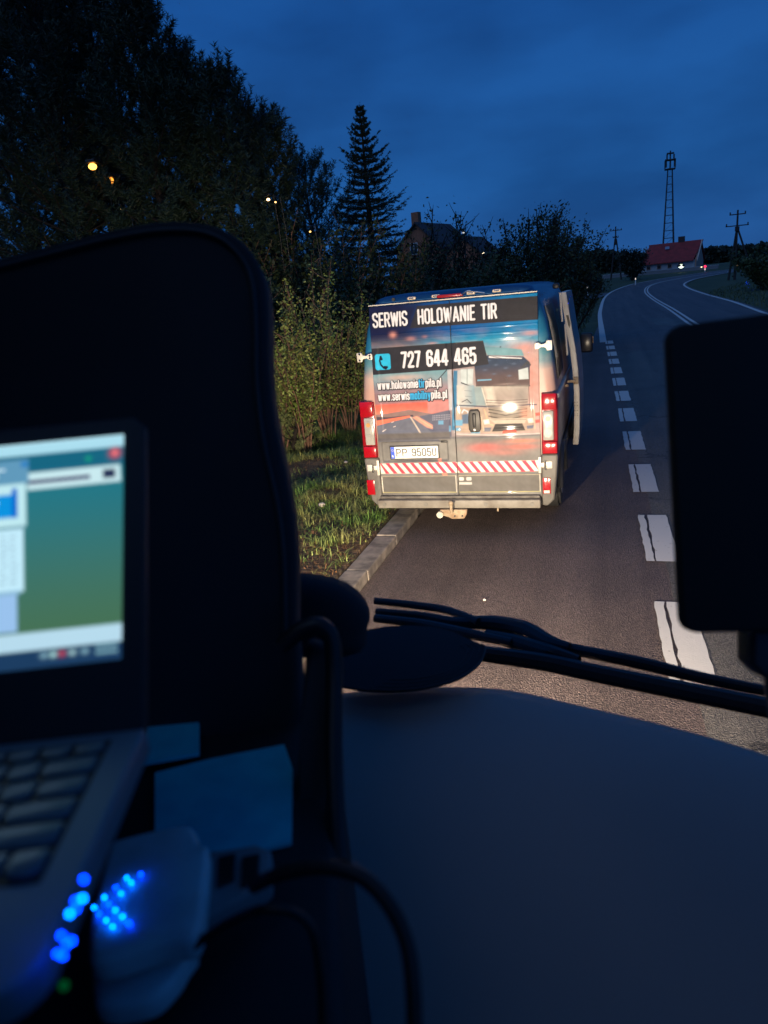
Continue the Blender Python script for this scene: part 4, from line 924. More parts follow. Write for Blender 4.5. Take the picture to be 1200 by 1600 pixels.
def leafy(name, X, Y, h, rad, stems, leaves, size, label, cat, group=None, seed=1, lm=None, bottom=.15, open_=.55, sm=None, rs=.018, droop=0.0, lean_=(0, 0), alpha=1.0):
    """a shrub or tree grown as stems with twigs and single leaves"""
    g = np.random.default_rng(seed); z0 = float(vz(X, Y) if X < -2.5 else H(X, Y))-.04
    root = empty(name, (X, Y, z0), label, cat, group)
    lines, rd, P = [], [], []
    for k in range(stems):
        a = g.uniform(0, 6.28); sp = rad*g.uniform(.15, 1)**.6; L = h*g.uniform(.62, 1.0)*(1-.25*(sp/rad)**2)
        s = np.linspace(0, 1, 8); b0 = np.array([math.cos(a), math.sin(a)])*g.uniform(0, .16)*rad
        wb = np.cumsum(g.normal(0, .035*rad, (8, 2)), 0)
        xy = b0+np.array([math.cos(a), math.sin(a)])*(sp*s**1.25)[:, None]+wb*s[:, None]+np.outer(s, lean_)
        pts = np.c_[xy, L*s]; lines.append(pts); rd.append(np.linspace(rs, rs*.25, 8))
        for j in range(int(7+open_*8)):
            u = bottom+(1-bottom)*g.random(); q = np.array([np.interp(u, s, pts[:, c]) for c in range(3)])
            aa = a+g.normal(0, 1.3); tl = h*g.uniform(.07, .2)*(1.15-.5*u); e = g.uniform(.25, 1.2)
            d = np.array([math.cos(aa)*math.cos(e), math.sin(aa)*math.cos(e), math.sin(e)]); ss = np.linspace(0, 1, 4)[:, None]
            tw = q+d*tl*ss+np.array([0, 0, tl*.18])*ss**2; lines.append(tw); rd.append(np.linspace(rs*.3, rs*.12, 4)); P.append(tw)
        P.append(pts[int(8*bottom)+1:])
    V, F = tube_arr(lines, rd, 5); link('stems', mesh_np(V, F, sm or M['stem'], True), root)['kind'] = 'stuff'
    wts = np.array([np.linalg.norm(p[-1]-p[0]) for p in P]); idx = g.choice(len(P), leaves, p=wts/wts.sum()); t = g.random(leaves)**.8
    Q = np.empty((leaves, 3))
    for c in range(3):
        for pi in range(len(P)):
            pass
        break
    PA = [resample(p, 8) for p in P]; PA = np.stack(PA); f = t*6.999; i0 = f.astype(int); fr = (f-i0)[:, None]
    Q = PA[idx, i0]*(1-fr)+PA[idx, i0+1]*fr; Q += g.normal(0, size*.9, Q.shape)
    n = g.normal(0, 1, (leaves, 3))+np.array([0, 0, .5]); n /= np.linalg.norm(n, axis=1)[:, None]
    a = np.cross(n, g.normal(0, 1, (leaves, 3))); a /= np.linalg.norm(a, axis=1)[:, None]; b = np.cross(n, a)
    sz = (size*g.uniform(.55, 1.25, leaves))[:, None]
    V = np.stack([Q-a*sz*.5, Q+b*sz*.28-a*sz*.05+n*sz*.06, Q+a*sz*.55, Q-b*sz*.28-a*sz*.05+n*sz*.06], 1).reshape(-1, 3)
    F = np.arange(len(V)).reshape(-1, 4); link('crown', mesh_np(V, F, lm or M['leaf_dark']), root)['kind'] = 'stuff'
    return root
# lit shrubs with bare reddish stems near the verge
GS = 'lit shrubs along the verge'
for k, (px, py, w, top, st, lv, lab) in enumerate([
        (478, 684, .9, 2.9, 16, 4200, 'lit shrub with bunched bare stems right of the young pine'),
        (512, 668, .8, 3.0, 18, 4000, 'lit shrub with the thickest bunch of reddish bare stems'),
        (545, 655, .9, 2.9, 15, 4600, 'lit shrub close beside the left edge of the van'),
        (600, 640, 1.0, 2.8, 12, 4600, 'lit shrub mostly hidden behind the van'),
        (430, 690, 1.0, 2.7, 12, 2600, 'lit shrub mostly hidden behind the tall dark panel')]):
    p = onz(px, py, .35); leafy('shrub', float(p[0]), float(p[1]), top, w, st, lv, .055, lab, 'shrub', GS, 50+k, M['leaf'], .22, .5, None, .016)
# the dark thicket behind
GT = 'thicket trees behind the lit shrubs'
TH = [(405, 352, 15.5, 1.7, 'thicket tree rising just right of the dark panel top'), (455, 330, 16.5, 1.7, 'thicket tree under the round-topped far pine'),
      (505, 338, 18.5, 1.9, 'thicket tree left of the spruce foot'), (560, 345, 20.0, 2.0, 'thicket tree covering the foot of the spruce'),
      (610, 366, 21.5, 2.0, 'thicket tree in front of the brick gable'), (665, 392, 23.0, 2.2, 'low thicket tree under the eaves of the brick house'),
      (352, 340, 15.5, 1.9, 'thicket tree partly above the dark panel rim'), (300, 325, 16.5, 2.0, 'thicket tree below the candle-shoot pine'),
      (235, 330, 17.5, 2.2, 'thicket tree below the pointed pine'), (160, 345, 16.5, 2.2, 'thicket tree beneath the lit street lamp'), (80, 352, 17.5, 2.2, 'thicket tree far left above the panel slope'), (10, 365, 16.5, 2.2, 'thicket tree at the left border above the panel slope'),
      (482, 420, 15.6, 1.5, 'lower thicket tree above the lit stems'), (545, 430, 17.0, 1.6, 'lower thicket tree touching the van top left corner'), (425, 440, 14.4, 1.4, 'lower thicket tree against the panel side')]
for k, (px, py, Y, r_, lab) in enumerate(TH):
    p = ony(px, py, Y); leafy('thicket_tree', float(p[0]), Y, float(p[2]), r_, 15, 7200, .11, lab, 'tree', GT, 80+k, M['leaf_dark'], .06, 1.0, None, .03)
# sparse spring trees against the sky
M['leaf_sky'] = leaf_mat('spring_leaves', (.03, .05, .022), (.05, .07, .03), .8)
SP = [(650, 318, 27, 1.0, 15, 1500, 'bare-branched spring tree right above the house roof'), (698, 320, 29, 1.2, 16, 1600, 'bare-branched spring tree between roof and chimney side'),
      (738, 318, 30, 1.2, 16, 1600, 'bare-branched spring tree left of the big leafy one'), (775, 330, 31, 1.4, 16, 2400, 'thin spring tree joining the big leafy one'),
      (822, 306, 29, 1.9, 24, 6200, 'big leafy tree with twiggy top above the van roof'), (862, 293, 31, 1.8, 22, 5800, 'leafy tree with the highest twigs beside the open sky'),
      (884, 340, 33, 1.1, 14, 4200, 'leafy tree leaning right at the end of the tree row')]
for k, (px, py, Y, r_, st, lv, lab) in enumerate(SP):
    p = ony(px, py, Y); leafy('spring_tree', float(p[0]), Y, float(p[2]-H(p[0], Y)), r_, st, lv, .13, lab, 'tree', 'spring trees above the van', 120+k, M['leaf_sky'], .30, 1.0, M['bark'], .055, lean_=((.5, 0) if k == 6 else (0, 0)))
for k, (px, py, Y, r_, lab) in enumerate([(770, 395, 27, 2.2, 'dense low bush under the thin spring tree'), (825, 392, 29, 1.7, 'dense low bush under the big leafy tree'), (862, 402, 31, 1.2, 'dense low bush at the foot of the leaning tree'), (715, 398, 25, 2.2, 'dense low bush right of the brick gable')]):
    p = ony(px, py, Y); leafy('bush', float(p[0]), Y, float(p[2]), r_, 14, 6500, .13, lab, 'bush', 'dense low bushes behind the van', 140+k, M['leaf_dark'], .03, 1.0, None, .03)

# ------------------------------------------------------------------ houses, tower, poles
def brick_house():
    Y = 85; ap = ony(650, 346, Y); z0 = float(H(ap[0], Y)); hh = float(ap[2])-z0-.3
    root = empty('brick_house', (float(ap[0]), Y, z0), 'red brick house with steep gable and chimney showing above the thicket', 'house', rz=R(-16))
    brick = mat('red_brick', (.42, .16, .09), .9, noise=(5, (.30, .12, .07), .4, .6)); roofm = mat('dark_tiles', (.06, .05, .055), .8, noise=(8, (.04, .035, .04), .4, .6))
    w, d = 2.9, 4.0; e = hh-2.7
    MB().prism([(-w, 0, 0), (w, 0, 0), (w, 0, e), (0, 0, hh), (-w, 0, e)], (0, 2*d, 0)).build('wall', brick, root)
    for s in (-1, 1): rf = MB().prism([(0, -.35, hh+.06), (s*(w+.35), -.35, e-.25), (s*(w+.35), -.35, e-.08), (0, -.35, hh+.25)], (0, 2*d+.7, 0)).build('roof', roofm, root)
    MB().box((-.75, 1.4, hh+.55), (.9, .7, 1.7)).build('chimney', brick, rf)
    wf = mat('white_frame', (.6, .6, .6), .6); gl = mat('house_glass', (.01, .015, .02), .1)
    for x, z in ((-.5, e+.15), (1.3, e-2.6), (-1.6, e-2.6)):
        f = MB().box((x, -.01, z), (1.0, .08, 1.25)).build('window', wf, root)
        for q in (-.23, .23): MB().box((x+q, -.055, z), (.38, .02, 1.1)).build('pane', gl, f)
    w2 = MB().prism([(w-.2, 1, 0), (w+4.6, 1, 0), (w+4.6, 1, e-1.2), (w+2.2, 1, e+.5), (w-.2, 1, e-1.2)], (0, 5, 0)).build('side_wing', brick, root)
    for s in (-1, 1): MB().prism([(w+2.2, .7, e+.7), (w+2.2+s*2.8, .7, e-1.5), (w+2.2+s*2.8, .7, e-1.35), (w+2.2, .7, e+.9)], (0, 5.6, 0)).build('wing_roof', roofm, w2)
brick_house()
def red_roof_house():
    Y = 185.; A = ony(1002, 416, Y); B = ony(1088, 411, Y); Cc = ony(1096, 412, Y+7); z0 = float(min(A[2], B[2]))-1.2
    rt = ony(1088, 377, Y+3.5); root = empty('farm_house', (float(A[0]), Y, z0), 'long low house with dark red roof and pale gable below the tower', 'house', rz=R(-17))
    L = float(B[0]-A[0]); hr = float(rt[2])-z0; e = hr-5.6; e = max(e, 2.0)
    wall = mat('pale_plaster', (.42, .44, .48), .9); gab = mat('pink_gable', (.55, .32, .25), .9); roofm = mat('red_roof', (.34, .035, .035), .75, noise=(1.2, (.24, .028, .028), .4, .6))
    D = 8.0
    MB().box((L/2, D/2, e/2), (L-.4, D-.4, e)).build('wall', wall, root)
    MB().prism([(L-.15, .3, 0), (L-.15, D-.3, 0), (L-.15, D-.3, e), (L-.15, D/2, hr-.3), (L-.15, .3, e)], (.25, 0, 0)).build('gable', gab, root)
    MB().prism([(0, .3, e), (0, D-.3, e), (0, D/2, hr-.3)], (.2, 0, 0)).build('gable', wall, root)
    rf = MB().prism([(.9, D/2, hr), (-.2, -.5, e-.25), (-.2, -.5, e-.05), (.9, D/2, hr+.2)], (L-.2, 0, 0)).build('roof', roofm, root)
    MB().prism([(.6, D/2, hr), (.6, D+.5, e-.25), (.6, D+.5, e-.05), (.6, D/2, hr+.2)], (L-.2, 0, 0)).build('roof', roofm, root)
    MB().prism([(L+.35, -.5, e-.3), (L+.35, D/2, hr-.1), (L+.35, D/2, hr+.25), (L+.35, -.5, e+.05)], (.18, 0, 0)).build('barge_board', mat('pale_board', (.65, .50, .40), .7), rf)
    MB().box((L*.66, D/2+.2, hr+.5), (1.3, .8, 1.6)).build('chimney', mat('soot_brick', (.06, .04, .04), .9), rf)
    MB().box((L*.44, 2.1, e+(hr-e)*.78), (.9, .25, .55)).build('skylight', mat('skylight_glass', (.35, .45, .6), .1), rf)
    for k in range(4):
        f = MB().box((1.6+k*2.3, .12, e*.55), (.9, .2, .9)).build('window', gab, root); MB().box((1.6+k*2.3, 0, e*.55), (.7, .06, .7)).build('pane', M['black'], f)
    # annex and shed
    r2 = empty('blue_shed', tuple(ony(982, 421, 175)), 'small blue-grey shed left of the long red-roofed house', 'shed')
    MB().box((1.2, 1.5, .7), (2.9, 3, 2.1)).build('wall', mat('blue_sheet', (.10, .19, .36), .6), r2)
    MB().prism([(-.5, -.3, 1.75), (3.0, -.3, 2.1), (3.0, -.3, 2.25), (-.5, -.3, 1.9)], (0, 3.6, 0)).build('roof', M['trim'], r2)
    r3 = empty('garden_wall', tuple(ony(1030, 429, 165)), 'pale low wall running in front of the red-roofed house', 'wall')
    b = MB(); b.box((0, 0, .3), (22, .25, 1.0)); b.build('wall_face', mat('pale_wall', (.20, .21, .23), .9), r3); MB().box((0, 0, .84), (22.2, .35, .1)).build('coping', wall, r3)
red_roof_house()
def tower():
    Y = 250.; bx = ony(1045, 385, Y); tp = ony(1047.5, 239, Y); z0 = float(H(bx[0], Y)); h = float(tp[2])-z0
    st = mat('tower_steel', (.05, .055, .065), .6, .4)
    root = empty('lattice_tower', (float(tp[0]), Y, z0), 'tall thin lattice mast with a cage on top behind the house', 'tower')
    w0, w1 = 1.75, .60; hc = h*.87
    for sx in (-1, 1):
        for sy in (-1, 1): MB().tube([(sx*w0, sy*w0, 0), (sx*w1, sy*w1, hc)], [.20, .14], 6).build('leg', st, root)
    n = 13; b = MB()
    for k in range(n):
        t0, t1 = k/n, (k+1)/n; a, c = w0+(w1-w0)*t0, w0+(w1-w0)*t1
        for s in (-1, 1):
            b.tube([(-a, s*a, hc*t0), (c, s*c, hc*t1)], .022, 4)
            b.tube([(s*a, -a, hc*t0), (s*c, c, hc*t1)], .022, 4)
            b.tube([(-c, s*c, hc*t1), (c, s*c, hc*t1)], .05, 4)
    b.build('bracing', st, root)
    for z, w in ((hc-.2, 1.45), (hc+2.3, 1.45), (h-.1, 1.0)):
        b = MB().box((0, 0, z), (2*w, 2*w, .22)); b.build('platform', st, root)
    for sx in (-1, 1):
        for sy in (-1, 1): MB().tube([(sx*1.4, sy*1.4, hc), (sx*1.4, sy*1.4, hc+2.5)], .10, 5).build('cage_post', st, root)
    MB().tube([(0, 0, hc), (0, 0, h+.6)], .22, 6).build('pole', st, root)
    for x, z in ((-.95, h-1.3), (.95, h-1.3), (-1.15, hc+1.1), (1.15, hc+1.1), (0, hc+1.2)): MB().box((x, -.9, z), (.42, .3, 1.7), bev=.05).build('antenna', st, root)
tower()
def pole(pxb, pyb, ptop, Y, kind, label):
    st = mat('pole_wood', (.035, .03, .03), .85) if 'polew' not in M else M['polew']; M['polew'] = st
    tp = ony(*ptop, Y); z0 = float(H(tp[0], Y))-.1; h = float(tp[2])-z0
    root = empty('utility_pole', (float(tp[0]), Y, z0), label, 'utility pole', 'power line poles beyond the road')
    if kind == 'A':
        for s in (-1, 1): MB().tube([(s*.95+.1, 0, 0), (s*.12, 0, h*.78)], [.16, .11], 7).build('leg', st, root)
        MB().tube([(0, 0, h*.66), (0, 0, h)], .12, 7).build('pole_top', st, root)
        for z, w in ((h*.93, 1.1), (h*.80, .5)):
            c = MB().box((0, 0, z), (2*w, .12, .13)).build('crossarm', st, root)
            for x in (-w*.9, -w*.35, w*.35, w*.9): MB().cyl((x, 0, z+.16), .07, .2, 'z', 8).build('insulator', st, c)
        MB().box((0, -.1, h*.70), (.55, .5, .5), bev=.04).build('transformer', st, root)
    else:
        MB().tube([(0, 0, 0), (0, 0, h)], [.17, .11], 7).build('pole_shaft', st, root)
        MB().tube([(-.75, 0, 0), (-.05, 0, h*.72)], [.15, .11], 7).build('leg', st, root); MB().tube([(2.3, .2, 0), (.08, 0, h*.74)], [.15, .11], 7).build('leg', st, root)
        for z, w in ((h*.94, .95), (h*.78, 1.35)):
            c = MB().box((0, 0, z), (2*w, .12, .12)).build('crossarm', st, root)
            for x in (-w*.92, 0, w*.92): MB().cyl((x, 0, z+.18), .08, .26, 'z', 8).build('insulator', st, c)
        MB().box((0, -.1, h*.735), (.5, .3, .55), bev=.04).build('switch_box', st, root)
pole(962, 396, (962, 354), 150., 'A', 'smaller A-frame power pole left of the lattice tower')
pole(1150, 418, (1153, 328), 108., 'T', 'bigger three-legged power pole with two crossarms at the right')
M['far_leaf'] = leaf_mat('far_foliage', (.018, .030, .022), (.03, .042, .026), .15)
def far_mass(name, label, cat, pts, Y, dep, n, size, seed=5):
    """a far-off wood that reads as one mass: leaf clumps filling the volume under an uneven top line"""
    g = np.random.default_rng(seed); px = g.uniform(pts[0][0], pts[-1][0], n); top = np.interp(px, [p[0] for p in pts], [p[1] for p in pts])
    top = top+3.0*np.sin(px*.55)*np.sin(px*.23+1)-1.2
    V = []; t = g.random(n)**.6; Q = np.empty((n, 3))
    for i in range(n):
        y = Y+g.uniform(0, dep); p = ony(px[i], top[i], y); z0 = float(H(p[0], y)); Q[i] = (p[0], y, z0+(p[2]-z0)*t[i])
    a = g.normal(0, 1, (n, 3)); a /= np.linalg.norm(a, axis=1)[:, None]; b = np.cross(a, g.normal(0, 1, (n, 3))); b /= np.linalg.norm(b, axis=1)[:, None]
    s = (size*g.uniform(.4, 1.2, n))[:, None]
    V = np.stack([Q-a*s, Q+b*s*.7, Q+a*s, Q-b*s*.7], 1).reshape(-1, 3)
    o = link(name, mesh_np(V, np.arange(4*n).reshape(-1, 4), M['far_leaf'])); tagit(o, label, cat, kind='stuff')
far_mass('treeline', 'distant dark line of trees left of the red-roofed house', 'trees', [(880, 404), (905, 398), (935, 392), (960, 396), (985, 398), (1012, 400)], 228, 14, 9000, .85)
far_mass('forest', 'distant wooded hill closing the horizon on the right', 'forest', [(1080, 392), (1110, 390), (1150, 388), (1175, 386), (1215, 380)], 330, 40, 9000, 1.3, 6)
far_mass('hedge_line', 'dark hedge between the lay-by meadow and the far houses', 'hedge', [(860, 415), (900, 418), (925, 424), (938, 432)], 104, 5, 4000, .4, 7)
p = ony(991, 379, 140); leafy('far_tree', float(p[0]), 140, float(p[2]-H(p[0], 140)), 2.6, 14, 4200, .42, 'round tree standing alone left of the red-roofed house', 'tree', None, 160, M['far_leaf'], .15, 1, M['bark'], .12)
p = ony(1203, 374, 75); leafy('edge_tree', float(p[0])+.6, 75, float(p[2]-H(p[0], 75)), 3.2, 16, 9000, .32, 'dark bushy tree cut by the right border of the picture', 'tree', None, 161, M['leaf_dark'], .03, 1, M['bark'], .1)
for k, (px, py, s) in enumerate([(921, 404, 1.0), (1029, 386, .8)]): pass
# ---- lamps, delineators, distant car
def street_lamp(px, py, Y, s, col, e, label, watts=0):
    p = ony(px, py, Y); z0 = float(H(p[0], Y)); root = empty('street_lamp', (float(p[0]), Y, z0), label, 'street lamp', 'lit lamps seen through the trees and in the village')
    hgt = float(p[2])-z0; MB().tube([(.0, .35, 0), (0, .35, hgt*.9), (0, .25, hgt+.12), (0, .0, hgt+.12)], ([.07, .05, .04, .03] if Y > 20 else [.008, .008, .006, .006]), 8).build('lamp_post', M['black'], root, True)
    MB().box((0, 0, hgt+.10), (s*2.6, s*3.4, s*.8), bev=s*.2).build('lamp_head', M['black'], root)
    MB().sph((0, -s*.8, hgt), s, (1, 1, .75), 12).build('lamp_glass', emat('lamp_glow', col, e), root, True)
street_lamp(148, 261, 14.2, .085, (1, .40, .06), 6, 'brightest orange street lamp, glowing through the tall pines')
street_lamp(174, 283, 15.2, .11, (1, .34, .04), 2.2, 'dimmer orange lamp broken up by pine branches below the brightest one')
street_lamp(190, 328, 14, .025, (1, .6, .25), 5, 'tiny yellow lamp low under the pointed pine')
street_lamp(420, 312, 15, .035, (1, .6, .25), 8, 'small orange lamp in front of the round-topped pine')
street_lamp(431, 316, 15, .02, (1, .5, .15), 5, 'tinier orange lamp just right of the one before the round-topped pine')
street_lamp(485, 362, 14, .02, (1, .5, .12), 4, 'tiny amber lamp in the thicket left of the spruce foot')
street_lamp(755, 395, 60, .08, (1, .8, .55), 8, 'small lamp shining under the thin spring tree')
street_lamp(811, 405, 62, .05, (1, .5, .15), 4, 'tiny orange lamp in the big leafy tree foot')
street_lamp(724, 364, 50, .08, (.8, .8, .8), 1.5, 'dim white lamp at the end of the brick house roof')
street_lamp(1064, 416, 160, .5, (.85, 1, .78), 3.0, 'white-green yard light in front of the red-roofed house')
street_lamp(1096, 417, 165, .16, (1, .85, .5), 3.0, 'small yellow lamp at the pale gable corner')
street_lamp(993, 417, 168, .22, (1, .5, .15), 1.6, 'small orange lamp by the blue shed')
street_lamp(893, 438, 105, .14, (1, .45, .15), 1.2, 'small orange lamp low beyond the van roof')
street_lamp(1152, 414, 165, .3, (1, .7, .4), .35, 'faint warm lamp behind the three-legged pole')
def post(px, py, Y, red, label, s=1.0):
    p = ony(px, py, Y); z0 = float(H(p[0], Y)); root = empty('marker_post', (float(p[0]), Y, z0), label, 'marker post')
    MB().box((0, 0, .5), (.14, .12, 1.0), bev=.02).build('post', mat('post_white', (.7, .7, .7), .6), root)
    MB().box((0, -.07, .86), (.12, .02, .20)).build('reflector', emat('reflector_glow', (1, .03, .08) if red else (1, .85, .75), 2.6 if red else 1.1), root)  # reflectors are no lamps; their shine is put in as emission
    if red:
        MB().sph((0, -.12, .92), .22, (1, .5, 1), 12).build('red_glow', emat('red_reflector_glow', (1, .03, .10), 2.2), root, True); MB().box((0, -.07, .45), (.2, .03, .3)).build('white_reflector', emat('white_reflector_glow', (1, .7, .65), .9), root)
post(1101, 434, 150, True, 'marker post with a glowing pink-red reflector at the road bend')
post(993, 436, 118, False, 'small white marker post on the left verge before the bend')
post(918, 443, 96, False, 'small pale marker post low beyond the van roof')

# ------------------------------------------------------------------ inside the truck cab
def base_y(x): return 1.53-.42*abs((x+.28)/1.0)**4 if x > -.28 else 1.53-.07*abs((x+.28)/1.1)**4
def cab():
    cab_ = empty('truck_cab', (-.66, .6, 0), 'dark truck cab with blue-grey dashboard, wide windscreen and wipers', 'truck cab')
    O = np.array([-.66, .6, 0])
    def L(p): return tuple(np.array(p, float)-O)
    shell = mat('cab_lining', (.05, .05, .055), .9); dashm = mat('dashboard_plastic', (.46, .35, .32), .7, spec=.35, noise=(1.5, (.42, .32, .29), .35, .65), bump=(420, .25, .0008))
    # windscreen: curved in plan, leaning back
    xs = np.linspace(-2.0, .66, 24); zs = np.linspace(1.62, 3.32, 6); V = []
    for z in zs:
        for x in xs: V.append(L((x, base_y(x)+.03-(z-1.62)*.055, z)))
    F = [(j*24+i, j*24+i+1, (j+1)*24+i+1, (j+1)*24+i) for j in range(5) for i in range(23)]
    link('windscreen', mesh_np(V, F, glass_mat('windscreen_glass', (.97, .98, .98), 1.0, 1.42), True), cab_)
    # shell round the seats
    rb = MB(); hx0, hx1, hy0, hy1 = -.75, .35, -.35, .65      # roof with an unseen glazed opening, added to brighten the cab
    for x0, x1, y0, y1 in ((-2.04, hx0, -1.1, 1.40), (hx1, .72, -1.1, 1.40), (hx0, hx1, -1.1, hy0), (hx0, hx1, hy1, 1.40)): rb.box(L(((x0+x1)/2, (y0+y1)/2, 3.42)), (x1-x0, y1-y0, .08))
    rf_ = rb.build('cab_roof', shell, cab_)
    MB().box(L(((hx0+hx1)/2, (hy0+hy1)/2, 3.44)), (hx1-hx0-.01, hy1-hy0-.01, .008)).build('added_roof_opening', glass_mat('added_opening_glass', (.9, .92, .93), .6), rf_)
    MB().box(L((-.66, -1.12, 2.3)), (2.76, .06, 2.3)).build('rear_wall', shell, cab_)
    MB().box(L((-.66, .1, 1.13)), (2.76, 2.4, .06)).build('cab_floor', shell, cab_)
    for x in (-2.03, .72):
        d = MB().box(L((x, .05, 1.58)), (.06, 2.3, .92)).build('door', shell, cab_)
        MB().box(L((x, -.95, 2.7)), (.06, .35, 1.4)).build('side_panel', shell, cab_)
        if x < 0: MB().box(L((x+.04, .05, 2.7)), (.02, 2.2, 1.4)).build('side_window_blocker', shell, d)  # unseen sheet added to keep the left window's reflection off the windscreen
        MB().box(L((x, .05, 3.33)), (.06, 2.2, .14)).build('window_frame', shell, d)
        MB().tube([L((x, base_y(x)+.02, 1.6)), L((x, base_y(x)-.10, 3.42))], .05, 8).build('pillar', shell, cab_, True)
    # front panel under the windscreen
    V = []
    for z in (.35, 1.32):
        for x in xs: V.append(L((x, base_y(x)+.22, z)))
    link('front_panel', mesh_np(V, [(i, i+1, 24+i+1, 24+i) for i in range(23)], M['black'], True), cab_)
    # dashboard: one smooth pad, far edge under the glass, rolling down towards the camera
    far = [onz(px, py, 1.80)[:2] for px, py in [(350, 1150), (440, 1088), (540, 1070), (640, 1062), (750, 1062), (820, 1070), (900, 1088), (1050, 1122), (1200, 1165), (1400, 1235)]]
    far = smooth_path(far, 5); n = len(far); K = 22; V = []
    for k in range(K+1):
        t = k/K
        for i, q in enumerate(far):
            x = q[0]; y = q[1]*(1-t)+(-.02)*t; rim = .018*math.cos(min(t/.05, 1)*math.pi/2)**2
            V.append(L((x, y, 1.80-rim-.75*max(0, t-.10)**1.6)))
    F = [(k*n+i, (k+1)*n+i, (k+1)*n+i+1, k*n+i+1) for k in range(K) for i in range(n-1)]
    m0 = len(V)
    for q in far: V.append(L((q[0], q[1]+.004, 1.62)))
    F += [(i, i+1, m0+i+1, m0+i) for i in range(n-1)]
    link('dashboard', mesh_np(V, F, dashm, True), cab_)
    # wipers resting outside, at the foot of the glass
    wm = mat('wiper_black', (.018, .018, .022), .38)
    def W(pts, z): return [L(onz(px, py, z)) for px, py in pts]
    def wiper(name_pts):
        w = None
        for nm, pts, z, r in name_pts:
            q = smooth_path(W(pts, z), 6); rr_ = np.interp(np.linspace(0, 1, len(q)), np.linspace(0, 1, len(r)), r)
            o = MB().tube(q, rr_, 10).build(nm, wm, cab_ if w is None else w, True)
            if w is None: w = o
    wiper([('wiper', [(586, 939), (650, 946), (700, 954), (748, 972)], 1.73, [.010, .011, .011, .012]),
           ('wiper_blade', [(588, 955), (660, 962), (712, 972), (770, 974), (820, 984), (858, 1004), (890, 1012)], 1.72, [.009, .010, .013, .021, .023, .020, .012]),
           ('wiper_spring', [(586, 966), (660, 975), (722, 988), (800, 1004)], 1.715, [.012, .013, .014, .012])])
    wiper([('wiper', [(752, 1021), (850, 1035), (950, 1056), (1230, 1112)], 1.70, [.020, .021, .021, .021]),
           ('wiper_blade', [(872, 1010), (1000, 1036), (1100, 1060), (1230, 1086)], 1.71, [.014, .015, .013, .011]),
           ('wiper_joint', [(760, 992), (810, 1005), (860, 1020), (905, 1032)], 1.71, [.014, .020, .020, .012])])
    return cab_
cab()
def px_prism(pts, dep, thick, bev=.0, tilt=None, seg=4):
    """outline seen at photo points on a plane dep metres ahead, extruded away from the eye"""
    P = [at(px, py, dep+(tilt(px, py) if tilt else 0)) for px, py in pts]
    return MB().prism(P, tuple(CF*thick), bev, seg)
def dark_panel():
    pts = smooth_path([(-260, 455), (-100, 425), (0, 399), (100, 373), (180, 353), (250, 342), (310, 344), (355, 358), (390, 388), (410, 430), (416, 490), (417, 560), (424, 640), (440, 720), (454, 800), (460, 880), (461, 990), (470, 1120)], 4)
    pts = [tuple(p) for p in pts]+[(440, 1190), (-300, 1230)]
    o = px_prism(pts, .80, .07, .012, seg=3).build('backrest_panel', mat('black_upholstery', (.020, .024, .032), .8, noise=(3, (.016, .018, .024), .4, .6)), None, True, 60)
    V_ = [at(px, py, .797) for px, py in smooth_path([(-260, 473), (-100, 443), (0, 417), (100, 391), (180, 371), (250, 360), (308, 361), (348, 375), (376, 402), (393, 440), (399, 500), (401, 600), (412, 690), (434, 790), (444, 880), (446, 1000)], 5)]
    MB().tube(V_, .0028, 8).build('piping', mat('piping_black', (.035, .04, .05), .6), o, True)
    tagit(o, 'tall black soft-edged panel standing behind the laptop, rounded at its top corner', 'panel')
dark_panel()
